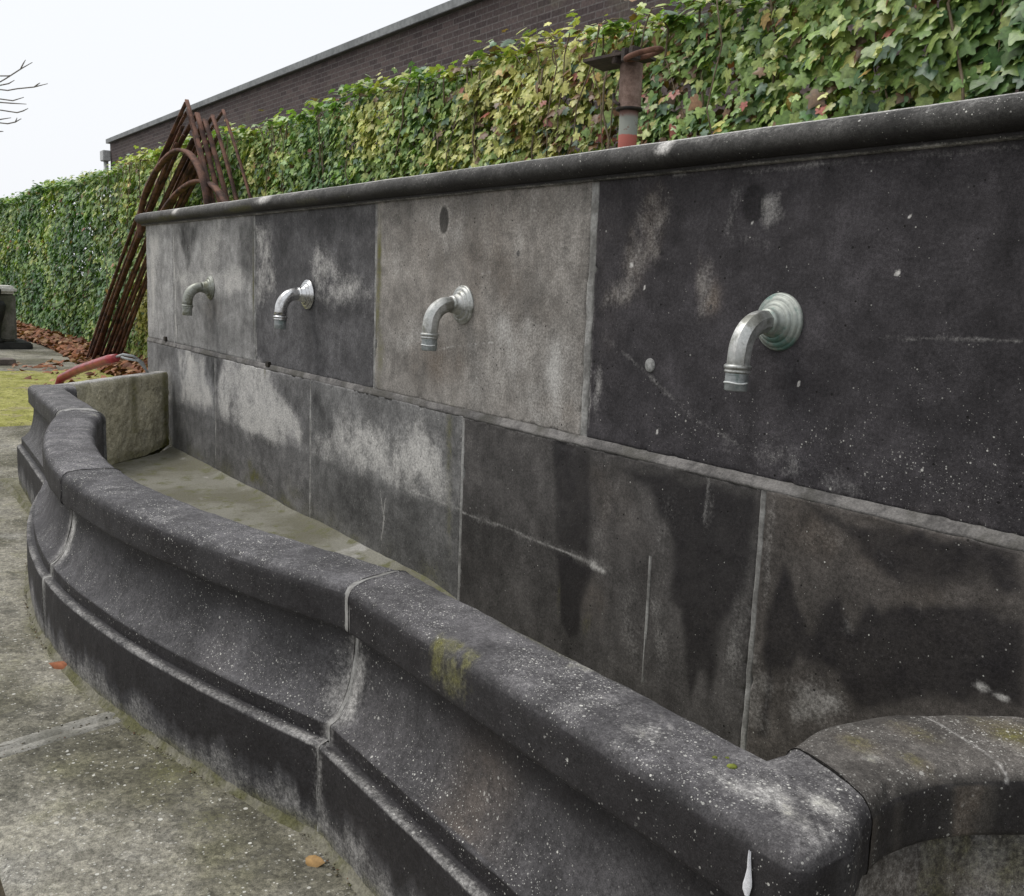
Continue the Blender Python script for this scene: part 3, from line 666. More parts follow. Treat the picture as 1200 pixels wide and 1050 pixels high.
sweep(SA[ia + 1:], 'rim_stone', 23, (.056, .054, .056))
sweep(SR[1:], 'rim_stone', 37, (.054, .0515, .053), ex_right)
iq = next(i for i, q_ in enumerate(SQ) if q_[0][0] > -.655 and q_[0][1] > 1.3)
_o = np.array([q_[0] for q_ in SQ]); S0 = float(np.linalg.norm(np.diff(_o[:iq + 1], axis=0), axis=1).sum())
sweep(SQ, 'rim_stone', 49, (.060, .055, .050), ex_ret)
# mortar in the rim joints (slices)
for j, (a, b, ns) in enumerate(((SL[-1], SA[0], 5), (SA[ia - 1], SA[ia + 1], 5), (SA[-1], SR[1], 5))):
    (oa, ia_), (ob, ib_) = a, b
    st_ = [(tuple(np.array(oa) * (1 - t) + np.array(ob) * t), tuple(np.array(ia_) * (1 - t) + np.array(ib_) * t)) for t in np.linspace(-.3, 1.3, ns)]
    sweep(st_, 'mortar_joint', 60 + j, (0, 0, 0), mat=M_MORTAR2, mort=True)

# rough end slab at the far left, running diagonally back to the wall
def end_slab():
    a = np.array([-6.13, 1.165]); b = np.array([-6.86, 1.972]); n = 150; m = 80
    dirv = (b - a) / np.linalg.norm(b - a); nr = np.array([dirv[1], -dirv[0]]); th = .085      # nr: towards the inside (+x side)
    if nr[0] < 0: nr = -nr
    u = np.linspace(0, 1, n); prof = []
    zs = np.concatenate([np.linspace(.05, .545, m), [.558, .568, .573]]); V = []; 
    for uu in u:
        base = a + (b - a) * uu
        lift = .035 + .03 * sstep(.7, 1, uu)
        for z in zs: 
            zz = lift + (z - .05) * (.576 - lift) / .526
            off = 0 if z < .55 else -(z - .545) ** 2 * 14
            V.append((*(base + nr * off), zz))
        for t in (.25, .6, 1.0): V.append((*(base - nr * th * t), .577 - .004 * t))
        V.append((*(base - nr * th), .0))
    V = np.array(V); k = len(zs) + 4; P = V.copy(); z = P[:, 2]
    rough_ = sstep(.56, .50, z); V[:, :2] += nr * ((vnoise(P, 6, 5, 3) * .004 + vnoise(P, 55, 6, 3) * .007) * rough_)[:, None]
    V[:, 2] += vnoise(P, 7, 9, 3) * .003
    U = np.repeat(u, k)
    idx = np.arange(n * k).reshape(n, k); Fq = np.stack([idx[:-1, :-1], idx[1:, :-1], idx[1:, 1:], idx[:-1, 1:]], -1).reshape(-1, 4).tolist()
    Fq += [idx[0].tolist(), idx[-1][::-1].tolist()]
    st = vnoise(P * [1, 1, .25], 8, 14, 3)
    G = np.clip(.10 + .45 * st, 0, 1) * sstep(.15, .4, z) + .7 * np.exp(-((U - .97) / .05) ** 2) + .55 * np.exp(-((U - .64) / .05) ** 2) * (z > .2) + .5 * sstep(.14, .06, z)
    L = .15 + .2 * vnoise(P, 12, 3, 3) + .3 * sstep(.555, .574, z)
    D = .40 * sstep(.35, .7, vnoise(P * [1, 1, .4], 4, 22, 3)) * sstep(.3, .5, z) * sstep(.8, .2, U); G = np.where(z > .572, G * .3, G)
    tone = np.tile((.44, .41, .30), (len(V), 1)); tone[z > .57] = (.22, .218, .21)
    mask = np.stack([np.clip(q, 0, 1) for q in (L, D, G, np.zeros(len(V)) + .1)], 1)
    link('end_slab', np_mesh('end_slab', V, Fq, dict(tone=tone, mask=mask, spk=np.tile((.5, 1, 0), (len(V), 1)))), M_STONE, basin)
end_slab()

# basin floor
def floor_mat():
    t = NT('silted_floor', .75, .3); a = t.noise(2.2, 6, .6); b = t.noise(11, 6, .7); c3 = t.noise(120, 4, .7)
    c = t.mix(t.ss(a, .40, .62), (.145, .138, .10), (.225, .218, .18)); c = t.mix(t.ss(b, .50, .66), c, (.125, .125, .06))
    c = t.mix(t.ss(t.noise(5, 5), .62, .70), c, (.33, .32, .29)); c = t.val(t.ss(c3, .25, .75, .75, 1.2), c)
    return t.out(c, None, t.bump(t.m_('ADD', b, c3), .6, .006))
def floor_mesh():
    xs = np.linspace(-6.9, -.3, 300); V = []; k = 40
    Oi = np.array([s_[1] for s_ in SL + SA + SR + SQ]); 
    for x in xs:
        if x < -6.2: y0 = 1.2 + (x + 6.13) / (-6.86 + 6.13) * .80 - .03
        elif x > -.85: y0 = 1.15 + max(0, (x + .85)) * 1.3
        else: y0 = (arc_y(x) + .12) if -4.95 < x < -1.95 else 1.02
        for j in range(k): V.append((x, y0 + (1.985 - y0) * j / (k - 1), .03))
    V = np.array(V); V[:, 2] += vnoise(V, 2.5, 3, 4) * .010 + vnoise(V, 14, 5, 3) * .0025
    V[:, 2] += .018 * np.exp(-((1.975 - V[:, 1]) / .03)); V[:, 2] -= .07 * sstep(-3.4, -2.7, V[:, 0])
    idx = np.arange(300 * k).reshape(300, k)
    Fq = np.stack([idx[:-1, :-1], idx[1:, :-1], idx[1:, 1:], idx[:-1, 1:]], -1).reshape(-1, 4)
    link('basin_floor', np_mesh('basin_floor', V, Fq), floor_mat(), basin)
floor_mesh()

# ------------------------------------------------------------------ spouts
def metal(name, c1, c2, c3, rough=.42, metal=.85, scale=22):
    t = NT(name, rough, .5, metal); a = t.noise(scale, 6, .65); b = t.noise(scale * 6, 4, .7)
    c = t.mix(t.ss(a, .38, .62), c1, c2); c = t.mix(t.ss(t.noise(scale * .6, 5, .7), .49, .62), c, c3); c = t.val(t.ss(b, .3, .7, .85, 1.1), c)
    rg = t.ss(a, .3, .7, rough - .1, rough + .22)
    return t.out(c, rg, t.bump(b, .12, .0006))
M_CHR = metal('dull_nickel', (.42, .43, .41), (.58, .58, .56), (.27, .27, .24), .42, .75)
M_CHR2 = metal('bright_nickel', (.60, .60, .60), (.72, .72, .72), (.42, .41, .40), .22, .95)
M_GRN = metal('greened_brass', (.27, .28, .24), (.38, .39, .36), (.19, .19, .14), .5, .6)
M_VER = metal('flange_verdigris', (.33, .36, .33), (.48, .50, .46), (.13, .24, .21), .5, .5, 11)
M_NOZ = metal('grey_nozzle', (.30, .32, .32), (.40, .42, .42), (.20, .24, .23), .5, .6)
M_SCL = simple('limescale', (.7, .72, .71), (.8, .82, .8), 200, .8)
def spout(x, z, mats, label, facet, tilt=0, scale_=True):
    root = empty('water_spout', (x, 2.0, z), label=label, cat='spout', group='spouts in a row on the wall')
    mb, mf, mn = mats
    prof = [(.073, 0), (.0735, .005), (.0715, .010), (.069, .012), (.0665, .0115), (.0655, .0125), (.0645, .0165), (.060, .0195), (.055, .0205), (.0525, .0200), (.0515, .0215), (.0505, .0255), (.047, .029), (.0425, .0305), (.0405, .0298), (.0395, .031), (.038, .036), (.0345, .038), (.0335, .050), (.031, .058)]
    v, fc = lathe(prof, (x, 2.002, z), (0, -1, 0), 48); tubes('flange', [(v, fc)], mf, root)
    R0 = .080; pts = [(x, 1.96, z), (x, 1.95, z), (x, 1.94, z - .0005)]; rad = [.0285, .0290, .0295]
    for a in np.linspace(0, 86, 22):
        aa = R_(a); pts.append((x + tilt * a / 86, 1.940 - R0 * math.sin(aa), z - R0 * (1 - math.cos(aa)))); rad.append(.0300 + .0004 * a / 86)
    q = pts[-1]; pts += [(q[0], q[1] - .002, q[2] - .014), (q[0], q[1] - .003, q[2] - .036)]; rad += [.0300, .0296]
    v, fc = tube_arrays(pts, rad, 8 if facet else 28, facet); o = tubes('pipe_bend', [(v, fc)], mb, root, smooth=not facet)
    if facet:
        bv = o.modifiers.new('bev', 'BEVEL'); bv.width = .004; bv.segments = 3; bv.limit_method = 'ANGLE'; bv.angle_limit = R_(25)
        o.data.polygons.foreach_set('use_smooth', np.ones(len(o.data.polygons), bool))
    q = pts[-1]; 
    prof = [(.0305, -.004), (.0335, -.002), (.0345, .002), (.0335, .006), (.031, .008), (.031, .010), (.0325, .012), (.0325, .015), (.030, .017)]
    v, fc = lathe(prof, q, (0, -.04, -1), 32); tubes('collar', [(v, fc)], mb, root)
    prof = [(.0285, .014), (.0288, .022)] + [(.0280 + (.0014 if i % 2 else 0), .024 + .0025 * i) for i in range(6)] + [(.0288, .040), (.0282, .058), (.027, .0605), (.0235, .0605), (.0235, .02)]
    v, fc = lathe(prof, q, (0, -.03, -1), 32); nz = tubes('nozzle', [(v, fc)], mn, root)
    if scale_:
        pts2 = [(q[0] + .0295 * math.cos(a), q[1] - .001 + .0295 * math.sin(a), q[2] - .040 + .0012 * math.sin(3 * a)) for a in np.linspace(-2.6, .2, 16)]
        v, fc = tube_arrays(pts2, .0022, 6); tubes('limescale_ring', [(v, fc)], M_SCL, nz)
    return root
sp4 = spout(-1.654, 1.178, (M_CHR, M_VER, M_NOZ), 'faceted pale metal spout on the darkest block, verdigris on its wide flange, nearest the camera', True, tilt=.0)
spout(-3.148, 1.166, (M_CHR, M_CHR, M_NOZ), 'dull silver faceted spout on the pale brownish block', True)
spout(-4.574, 1.164, (M_CHR2, M_CHR2, M_NOZ), 'shiny round silver spout on the dark grey block', False, scale_=False)
spout(-6.03, 1.164, (M_GRN, M_GRN, M_GRN), 'dull greenish spout at the far end of the wall, on the pale streaked block', False, scale_=False)

# ------------------------------------------------------------------ ground and paving
def concrete_mat():
    t = NT('aged_concrete', .88, .25); a = t.noise(1.1, 6, .6); b = t.noise(5.5, 7, .65); c3 = t.noise(70, 5, .75); c4 = t.noise(330, 3, .7)
    c = t.mix(t.ss(a, .40, .58), (.115, .108, .078), (.265, .250, .205))
    c = t.mix(t.ss(b, .50, .70, 0, .7), c, (.125, .12, .075))
    c = t.mix(t.ss(t.noise(2.7, 6, .65, vec=t.mapv(loc=(3, 5, 0))), .55, .72, 0, .75), c, (.29, .28, .25))
    c = t.mix(t.ss(t.noise(1.9, 6, .65, vec=t.mapv(loc=(13, 2, 0))), .56, .70, 0, .7), c, (.085, .082, .068))
    c = t.val(t.ss(b, .3, .7, .76, 1.26), c); c = t.val(t.ss(c3, .28, .72, .48, 1.5), c); c = t.val(t.ss(c4, .28, .72, .70, 1.3), c)
    fl = None
    for sc, sz, th in ((24, .20, .93), (55, .32, .80), (120, .38, .74)):
        vd = t.vor(sc); vc = t.sep(t.vor(sc, out='Color'))
        rs = t.m_('MULTIPLY_ADD', vc[1], sz * .6, sz * .35)
        q = t.m_('MULTIPLY', t.m_('GREATER_THAN', vc[0], th), t.m_('LESS_THAN', vd, rs)); q = t.m_('MULTIPLY', q, t.m_('MULTIPLY_ADD', vc[2], .6, .3))
        fl = q if fl is None else t.m_('MAXIMUM', fl, q)
    c = t.mix(fl, c, (.55, .54, .49))
    ag = t.vor(42, 'F1'); c = t.val(t.ss(t.sep(t.vor(42, out='Color'))[0], 0, 1, .80, 1.2), c)
    c = t.mix(t.ss(t.noise(1.6, 8, .7, vec=t.mapv(loc=(7, 9, 0)), dist=.6), .54, .66, 0, .75), c, (.075, .072, .06))
    vd = t.vor(95); dkp = t.m_('MULTIPLY', t.ss(vd, .1, .3, 1, 0), t.m_('GREATER_THAN', t.sep(t.vor(95, out='Color'))[0], .82))
    c = t.mix(t.m_('MULTIPLY', dkp, .7), c, (.04, .038, .03))
    mg = t.att('moss').outputs['Fac']
    mm = t.m_('ADD', mg, t.m_('MULTIPLY', t.m_('SUBTRACT', c3, .5), 1.2)); c = t.mix(t.m_('MULTIPLY', t.ss(mm, .2, 1.0), t.ss(mg, 0, .1)), c, (.115, .115, .03))
    return t.out(c, None, t.bump(t.m_('ADD', t.m_('MULTIPLY', c3, 1), t.m_('MULTIPLY', c4, .6)), .8, .004))
M_CONC = concrete_mat()
def soil():
    t = NT('bare_soil', .95, .15); a = t.noise(3, 6); b = t.noise(60, 5, .7)
    c = t.mix(t.ss(a, .4, .6), (.06, .05, .035), (.10, .085, .06)); c = t.val(t.ss(b, .3, .7, .7, 1.2), c)
    return t.out(c, None, t.bump(b, .6, .01))
bm = bmesh.new(); bmesh.ops.create_grid(bm, x_segments=2, y_segments=2, size=200); bmesh.ops.translate(bm, verts=bm.verts, vec=(0, 0, -.022))
tag(bm_obj('ground', bm, soil()), kind='structure')
def paving():
    xs = [-20.5, -17.3, -13.15]; slabs = [(-20.5, -13.1, -3.0, 3.05)]
    slabs += [(-8.62, -6.855, -.6, 2.6), (-6.84, -2.742, .245, 2.6), (-6.84, -2.07, -3, .235), (-2.702, .9, .245, 2.6), (-2.05, 1.4, -3, .232), (.915, 4.5, .245, 2.6), (-8.62, -6.855, -3.0, -.615), (-4, 4, -6.2, -3.012)]
    V = []; Fq = []; at = []
    for si, (x0, x1, y0, y1) in enumerate(slabs):
        near = x1 > -7; st = .02 if near and y0 > 0 and x1 < 1 else .08
        nx = max(4, int((x1 - x0) / st)); ny = max(4, int((y1 - y0) / st))
        X, Y = np.meshgrid(np.linspace(x0, x1, nx), np.linspace(y0, y1, ny), indexing='ij'); P = np.stack([X.ravel(), Y.ravel()], 1)
        e = np.minimum(np.minimum(P[:, 0] - x0, x1 - P[:, 0]), np.minimum(P[:, 1] - y0, y1 - P[:, 1]))
        uu = (P[:, 0] - x0) / (x1 - x0)
        if x1 == -2.742: P[:, 0] -= uu ** 6 * (P[:, 1] - .5) * .22
        if x0 == -2.702: P[:, 0] -= (1 - uu) ** 6 * (P[:, 1] - .5) * .22
        Z = vnoise(P, 1.6, 3 + si, 3) * .003 + vnoise(P, 16, 7, 3) * .0012 - .010 * (e < 1e-6)
        o = len(V) and sum(len(q) for q in V); V.append(np.column_stack([P, Z])); idx = np.arange(nx * ny).reshape(nx, ny) + o
        Fq.append(np.stack([idx[:-1, :-1], idx[1:, :-1], idx[1:, 1:], idx[:-1, 1:]], -1).reshape(-1, 4))
        # moss creeping beside the basin foot
        fx = np.clip(P[:, 0], -6.25, -.6); fy = np.where((fx > -5) & (fx < -1.9), arc_y(fx), .92) - .068
        dd = fy - P[:, 1]; mo = np.exp(-np.clip(dd, 0, 9) / .05) * (.55 + .5 * vnoise(P, 3, 9, 3)) * (P[:, 0] > -6.4)
        mo = np.maximum(mo, .7 * np.exp(-((P[:, 0] + 2.25) / .3) ** 2 - ((P[:, 1] - .66) / .10) ** 2) * np.clip(.4 + 1.2 * vnoise(P, 9, 8, 4), 0, 1))
        mo = np.maximum(mo, .55 * sstep(.0, .6, vnoise(P, 1.1, 31, 4)) * sstep(-5, -8, P[:, 0]))
        at.append(mo)
    V = np.vstack(V); Fq = np.vstack(Fq); at = np.clip(np.concatenate(at), 0, 1)
    me = np_mesh('pavement', V, Fq); a_ = me.attributes.new('moss', 'FLOAT', 'POINT'); a_.data.foreach_set('value', at.astype(np.float32))
    tag(link('pavement', me, M_CONC), kind='structure')
paving()
# pale mortar strip between two slabs, cracked along its middle
def strip():
    V = []; ys = np.linspace(-.1, .80, 150)
    for y in ys:
        sh = -2.722 - (y - .5) * .22
        for o, z in ((-.050, -.004), (-.045, .003), (-.010, .005), (-.002, -.005), (.004, -.005), (.010, .004), (.036, .003), (.042, -.004)): V.append((sh + o, y, z))
    V = np.array(V); V[:, 0] += vnoise(V, 9, 4, 4) * .006; V[:, 2] += vnoise(V, 30, 5, 3) * .0025
    k = 8; Fq = [[i * k + j, i * k + j + 1, (i + 1) * k + j + 1, (i + 1) * k + j] for i in range(len(ys) - 1) for j in range(k - 1)]
    t = NT('joint_mortar', .9, .2); a = t.noise(12, 6, .7); b = t.noise(150, 4, .7)
    c = t.mix(t.ss(a, .36, .62), (.17, .165, .14), (.29, .28, .25)); c = t.mix(t.ss(t.noise(16, 7, .75, vec=t.mapv((1, .35, 1))), .55, .63), c, (.055, .05, .035)); c = t.val(t.ss(b, .25, .75, .7, 1.25), c); m = t.out(c, None, t.bump(b, .6, .003))
    tag(link('pavement_joint', np_mesh('pavement_joint', V, Fq), m), kind='structure')
    # mortar fillet round the basin foot
    pts = [(x, (arc_y(x) if -5.02 < x < -1.889 else .92) - .068) for x in np.arange(-6.2, -.75, .012)]
    V = []
    for x, y in pts:
        for o, z in ((.006, .022), (-.003, .010), (-.008, .004), (-.017, -.001)): V.append((x, y + o, z))
    V = np.array(V); nn = vnoise(V[:, :2] * [1, 0], 12, 5, 4); V[:, 1] += nn * .008; V[:, 2] += vnoise(V, 22, 6, 4) * .006 * (V[:, 2] > .002)
    k = 4; Fq = [[i * k + j, (i * k + j + 1), (i + 1) * k + j + 1, (i + 1) * k + j][::-1] for i in range(len(pts) - 1) for j in range(k - 1)]
    t = NT('foot_mortar', .9, .2); a = t.noise(8, 6, .7); b = t.noise(110, 4, .7)
    c = t.mix(t.ss(a, .38, .6), (.105, .102, .05), (.19, .18, .14)); c = t.val(t.ss(b, .25, .75, .6, 1.25), c)
    link('foot_mortar', np_mesh('foot_mortar', V, Fq), t.out(c, None, t.bump(b, .8, .005)), basin)
strip()

def grit():
    """crumbs of soil, gravel and leaf bits gathered at the basin foot and in the slab joints"""
    n1 = 900; x = rng.uniform(-5.2, -.9, n1); fx = np.where((x > -5) & (x < -1.9), arc_y(x), .92) - .074; y = fx - np.abs(rng.standard_normal(n1)) * .009 - .002
    keep = vnoise(np.stack([x, y * 0], 1), 5, 3, 3) > -.25; x, y = x[keep], y[keep]
    y2 = rng.uniform(-.1, .66, 260); x2 = -2.722 - (y2 - .5) * .22 + .006 * rng.standard_normal(260) + rng.choice([0, -.04, .034], 260)
    x3 = rng.uniform(-4.5, -1.2, 90); y3 = rng.uniform(.1, .8, 90)
    x = np.concatenate([x, x2, x3]); y = np.concatenate([y, y2, y3]); n = len(x); sz = rng.uniform(.0008, .0024, n) * rng.choice([1, 1, 1.7], n)
    ico = np.array([(0, 0, 1), (.9, 0, .3), (.28, .85, .3), (-.72, .53, .3), (-.72, -.53, .3), (.28, -.85, .3), (0, 0, -.4)]); tri = [(0, 1, 2), (0, 2, 3), (0, 3, 4), (0, 4, 5), (0, 5, 1), (6, 2, 1), (6, 3, 2), (6, 4, 3), (6, 5, 4), (6, 1, 5)]
    V = ico[None] * sz[:, None, None] * (.7 + .6 * rng.random((n, 7, 3))) ; V[..., 2] *= .7; V += np.stack([x, y, np.full(n, .003)], 1)[:, None]
    Fq = (np.array(tri)[None] + (np.arange(n) * 7)[:, None, None]).reshape(-1, 3)
    c = np.array([[.05, .04, .025], [.09, .075, .045], [.24, .225, .19], [.38, .37, .34], [.10, .11, .03], [.14, .07, .04]])[rng.choice(6, n, p=[.34, .26, .16, .06, .1, .08])]
    t = NT('grit', .9, .2); m = t.out(t.att('tone').outputs['Color'])
    tag(link('grit', np_mesh('grit', V.reshape(-1, 3), Fq, dict(tone=np.repeat(c, 7, 0))), m, smooth=False), kind='stuff', label='soil crumbs and gravel gathered along the foot of the basin', cat='grit')
grit()

# ------------------------------------------------------------------ leaves (arrays)
def ivy_shape():
    pts = [(0, 0)]                                       # base (petiole), tip towards +y
    half = [(.17, -.18), (.40, -.14), (.50, .04), (.42, .17), (.57, .38), (.52, .48), (.29, .50), (.17, .74)]
    o = [(0, -.02)] + half + [(0, 1.0)] + [(-x, y) for x, y in half[::-1]]
    c = [(0, .30)]
    return np.array(c + o)
IVY = ivy_shape()
def leaf_cloud(name, C, size, Nrm, tipdir, colr, mat, parent=None, shape=IVY, fold=.07, sag=.09):
    """C centres (n,3); Nrm normals; tipdir direction of tips"""
    n = len(C); Nrm = Nrm / np.linalg.norm(Nrm, axis=1)[:, None]; t = tipdir - Nrm * (tipdir * Nrm).sum(1)[:, None]; t /= np.linalg.norm(t, axis=1)[:, None] + 1e-9
    s_ = np.cross(t, Nrm); k = len(shape)
    sx = shape[:, 0][None, :] * (.85 + .4 * rng.random((n, 1))); sy = (shape[:, 1] - .3)[None, :] * np.ones((n, 1))
    zz = -(fold + .12 * rng.random((n, 1))) * np.abs(sx) * 1.2 - sag * np.clip(sy, 0, 1) ** 2 * (.4 + 1.2 * rng.random((n, 1))); zz[:, 0] += .02
    V = C[:, None, :] + (s_[:, None, :] * sx[..., None] + t[:, None, :] * sy[..., None] + Nrm[:, None, :] * zz[..., None]) * size[:, None, None]
    j = np.arange(1, k); j2 = np.where(j + 1 < k, j + 1, 1)
    tri = np.stack([np.zeros(k - 1, int), j, j2], -1)
    Fq = (tri[None] + (np.arange(n) * k)[:, None, None]).reshape(-1, 3)
    colv = np.repeat(colr, k, axis=0); colv = colv.reshape(n, k, 3); colv[:, 0] *= 1.25; colv *= (np.array([1, 1.0, .9, 1.1, 1.22, .80, 1.25, 1.1, .80, .95, 1.25, .95, .80, 1.1, 1.25, .80, 1.22, 1.1, .9])[None, :, None] if k == 19 else 1); colv = colv.reshape(-1, 3)
    me = np_mesh(name, V.reshape(-1, 3), Fq, dict(tone=colv)); return link(name, me, mat, parent, smooth=False)
def leaf_mat(name, rough=.42, spec=.5, trans=.25):
    t = NT(name, rough, spec); c = t.att('tone').outputs['Color']
    c = t.val(t.ss(t.noise(60, 3), .3, .7, .8, 1.2), c)
    t.out(c, None, t.bump(t.noise(45, 3), .3, .004))
    tr = t.n.new('ShaderNodeBsdfTranslucent'); t.lk(t.mix(1, c, (.9, 1.1, .35), 'MULTIPLY'), tr.inputs[0])
    ms = t.n.new('ShaderNodeMixShader'); ms.inputs[0].default_value = trans
    t.lk(t.b.outputs[0], ms.inputs[1]); t.lk(tr.outputs[0], ms.inputs[2]); t.lk(ms.outputs[0], t.n['Material Output'].inputs[0]); return t.m
M_IVY = leaf_mat('ivy_leaves'); M_DRY = leaf_mat('dry_leaves', .7, .3, .12)
HY = 3.42                                              # face of the hedge
hedge = empty('ivy_hedge', (-12, HY + .3, 0), label='long clipped ivy hedge with green and yellowing leaves behind the stone wall', cat='hedge')
def hedge_top(x): return 2.57 - .05 * np.exp(-((x + 5.0) / 1.3) ** 2) + .05 * np.sin(x * .9) + .06 * vnoise(np.stack([x, x * 0], 1), .9, 4, 3)
def ivy():
    C = []; 
    def region(x0, x1, z0, z1, dn, s0):
        n = int((x1 - x0) * (z1 - z0) * dn); x = rng.uniform(x0, x1, n); z = rng.uniform(z0, z1, n); C.append(np.stack([x, z, np.full(n, s0)], 1))
    region(-2.9, 2.5, 1.2, 2.85, 2200, .056); region(-3.9, -2.9, 1.2, 2.85, 2400, .052); region(-9, -3.9, .9, 2.85, 2500, .050); region(-9, 2.5, 0, 1.15, 200, .08)
    region(-14, -9, 0, 2.85, 1700, .056); region(-30, -14, 0, 2.85, 800, .070)
    A = np.vstack(C); x, z, s0 = A.T; tp = hedge_top(x); keep = z < tp + .03 * rng.standard_normal(len(x)); x, z, s0 = x[keep], z[keep], s0[keep]; n = len(x); tp = tp[keep]
    bulge = .11 * vnoise(np.stack([x, z], 1), 1.1, 8, 3) + .085 * vnoise(np.stack([x, z], 1), 4.2, 9, 3)
    rnd = np.clip((z - (tp - .22)) / .22, 0, 1) ** 2 * .12      # shoulder rounds back
    dep = np.abs(rng.standard_normal(n)) * .075
    y = HY + bulge + rnd + dep
    dens_ = vnoise(np.stack([x, z], 1), 2.6, 21, 3)
    k2 = ~((dens_ < -.16) & (rng.random(n) < .42)); x, z, y, s0, tp, dep = (q[k2] for q in (x, z, y, s0, tp, dep)); n = len(x)
    # leaves standing on top and a few sprays
    m = 13000; xt = rng.uniform(-30, 2.5, m); zt = hedge_top(xt) + .02 + .05 * np.abs(rng.standard_normal(m)) * (vnoise(np.stack([xt, xt * 0], 1), 3, 5, 2) > -.2); yt = rng.uniform(HY - .02, HY + .5, m)
    x = np.concatenate([x, xt]); z = np.concatenate([z, zt]); y = np.concatenate([y, yt]); s0 = np.concatenate([s0, np.full(m, .055)]); ny_ = n; n = len(x)
    # back face, sparser
    mb = 9000; xb = rng.uniform(-30, 2.5, mb); zb = rng.uniform(0, 2.6, mb); x = np.concatenate([x, xb]); z = np.concatenate([z, zb]); y = np.concatenate([y, rng.uniform(HY + .38, HY + .5, mb)]); s0 = np.concatenate([s0, np.full(mb, .11)])
    N = len(x); Nr = np.stack([.36 * rng.standard_normal(N) - .05, -np.ones(N), (.50 + .40 * rng.standard_normal(N))], 1)
    Nr[ny_:n] = np.stack([.5 * rng.standard_normal(m), -.4 + .4 * rng.standard_normal(m), np.ones(m)], 1); Nr[n:, 1] = 1
    td = np.stack([.55 * rng.standard_normal(N), -.25 * np.ones(N), -1 + .35 * rng.standard_normal(N)], 1)
    size = s0 * np.clip(1 + .30 * rng.standard_normal(N), .45, 1.65)
    size *= .92; size *= 1 + .25 * sstep(-3.2, -1.5, x)
    # colours
    P = np.stack([x, z], 1); yel = np.clip(.44 + .75 * vnoise(P, 1.3, 33, 3) + .30 * np.exp(-((x + 5.2) / 1.9) ** 2) + .5 * np.exp(-((x + 12.7) / .8) ** 2) - .35 * np.exp(-((x + 8.3) / 1.1) ** 2) - .25 * sstep(-13.5, -15, x) - .25 * sstep(-3.2, -1.6, x) + .22 * rng.standard_normal(N), 0, 1)
    g0 = np.array([.085, .175, .058]); g1 = np.array([.245, .355, .095]); g2 = np.array([.52, .50, .17])
    yel = yel[:, None]; col = np.where(yel < .5, g0 + (g1 - g0) * yel * 2, g1 + (g2 - g1) * (yel - .5) * 2)
    rr = rng.random(N); blu = (rr > .95)[:, None]; col = np.where(blu, np.array([.12, .19, .12]) * rng.uniform(.8, 1.3, (N, 1)), col)
    warm = np.exp(-((x + 4.1) / 1.0) ** 2) * np.clip(.6 + 1.2 * vnoise(P, 3, 44, 3), 0, 1.5)
    col = np.where((rr < .004 + .035 * warm)[:, None], np.array([.38, .13, .10]), col)
    col = np.where(((rr > .04) & (rr < .044 + .015 * warm))[:, None], np.array([.50, .33, .10]), col)
    col = np.where(((rr > .10) & (rr < .115 + .11 * warm))[:, None], np.array([.19, .12, .07]), col)
    col = np.where(((rr > .30) & (rr < .30 + .16 * warm))[:, None], np.array([.24, .13, .065]), col)
    col *= rng.uniform(.72, 1.3, (N, 1)) * (1 + .30 * vnoise(P, 2.4, 66, 3))[:, None]
    leaf_cloud('foliage', np.stack([x, y, z], 1), size, Nr, td, col, M_IVY, hedge)
ivy()
M_STEM = simple('ivy_stems', (.12, .085, .05), (.20, .16, .10), 40)
lst = []
for i in range(340):
    x = random.uniform(-15, 1.5); z = random.uniform(0, .6) if random.random() < .4 else random.uniform(1.2, 2.0); pts = []; a = random.uniform(-.45, .45); y = HY + random.uniform(-.02, .16)
    for j in range(9): pts.append((x, y + random.uniform(-.02, .02), min(z, 2.6))); x += a * .13 + random.uniform(-.05, .05); z += .14
    lst.append(tube_arrays(pts, random.choice([.003, .004, .006]), 5))
tubes('stem', lst, M_STEM, hedge)['kind'] = 'stuff'

# ------------------------------------------------------------------ brick building behind
bld = empty('brick_building', (-12, 11, 0), label='dark purplish brick building with a thin grey roof edge rising behind the ivy', cat='building')
def brick_mat():
    t = NT('dark_brick', .85, .25); mp = t.n.new('ShaderNodeCombineXYZ'); q = t.xyz(t.co); t.lk(t.m_('ADD', q[0], q[1]), mp.inputs[0]); t.lk(q[2], mp.inputs[1])
    b = t.n.new('ShaderNodeTexBrick'); t.lk(mp.outputs[0], b.inputs['Vector']); b.inputs['Scale'].default_value = 1
    b.inputs['Brick Width'].default_value = .30; b.inputs['Row Height'].default_value = .088; b.inputs['Mortar Size'].default_value = .009; b.inputs['Mortar Smooth'].default_value = .2
    b.inputs['Color1'].default_value = (.062, .046, .046, 1); b.inputs['Color2'].default_value = (.110, .083, .078, 1); b.inputs['Mortar'].default_value = (.135, .12, .115, 1)
    n = t.noise(1.2, 5, .6); n2 = t.noise(25, 5); c = t.mix(t.ss(n, .50, .72, 0, .45), b.outputs['Color'], (.13, .12, .085)); c = t.val(t.ss(n2, .3, .7, .75, 1.25), c)
    return t.out(c, None, t.bump(b.outputs['Fac'], -.5, .006))
bm = bmesh.new(); box(bm, -33.6, 12, 8.0, 16, -.02, 5.20); bm_obj('wall', bm, brick_mat(), bld)
M_TRIM = simple('zinc_trim', (.17, .18, .18), (.24, .25, .25), 2, .6, .1)
bm = bmesh.new(); box(bm, -33.72, 12.1, 7.9, 16.1, 5.203, 5.335, .008); bm_obj('roof_edge', bm, M_TRIM, bld)
M_GUT = simple('white_pipe', (.40, .41, .40), (.50, .51, .50), 3, .5, .1)
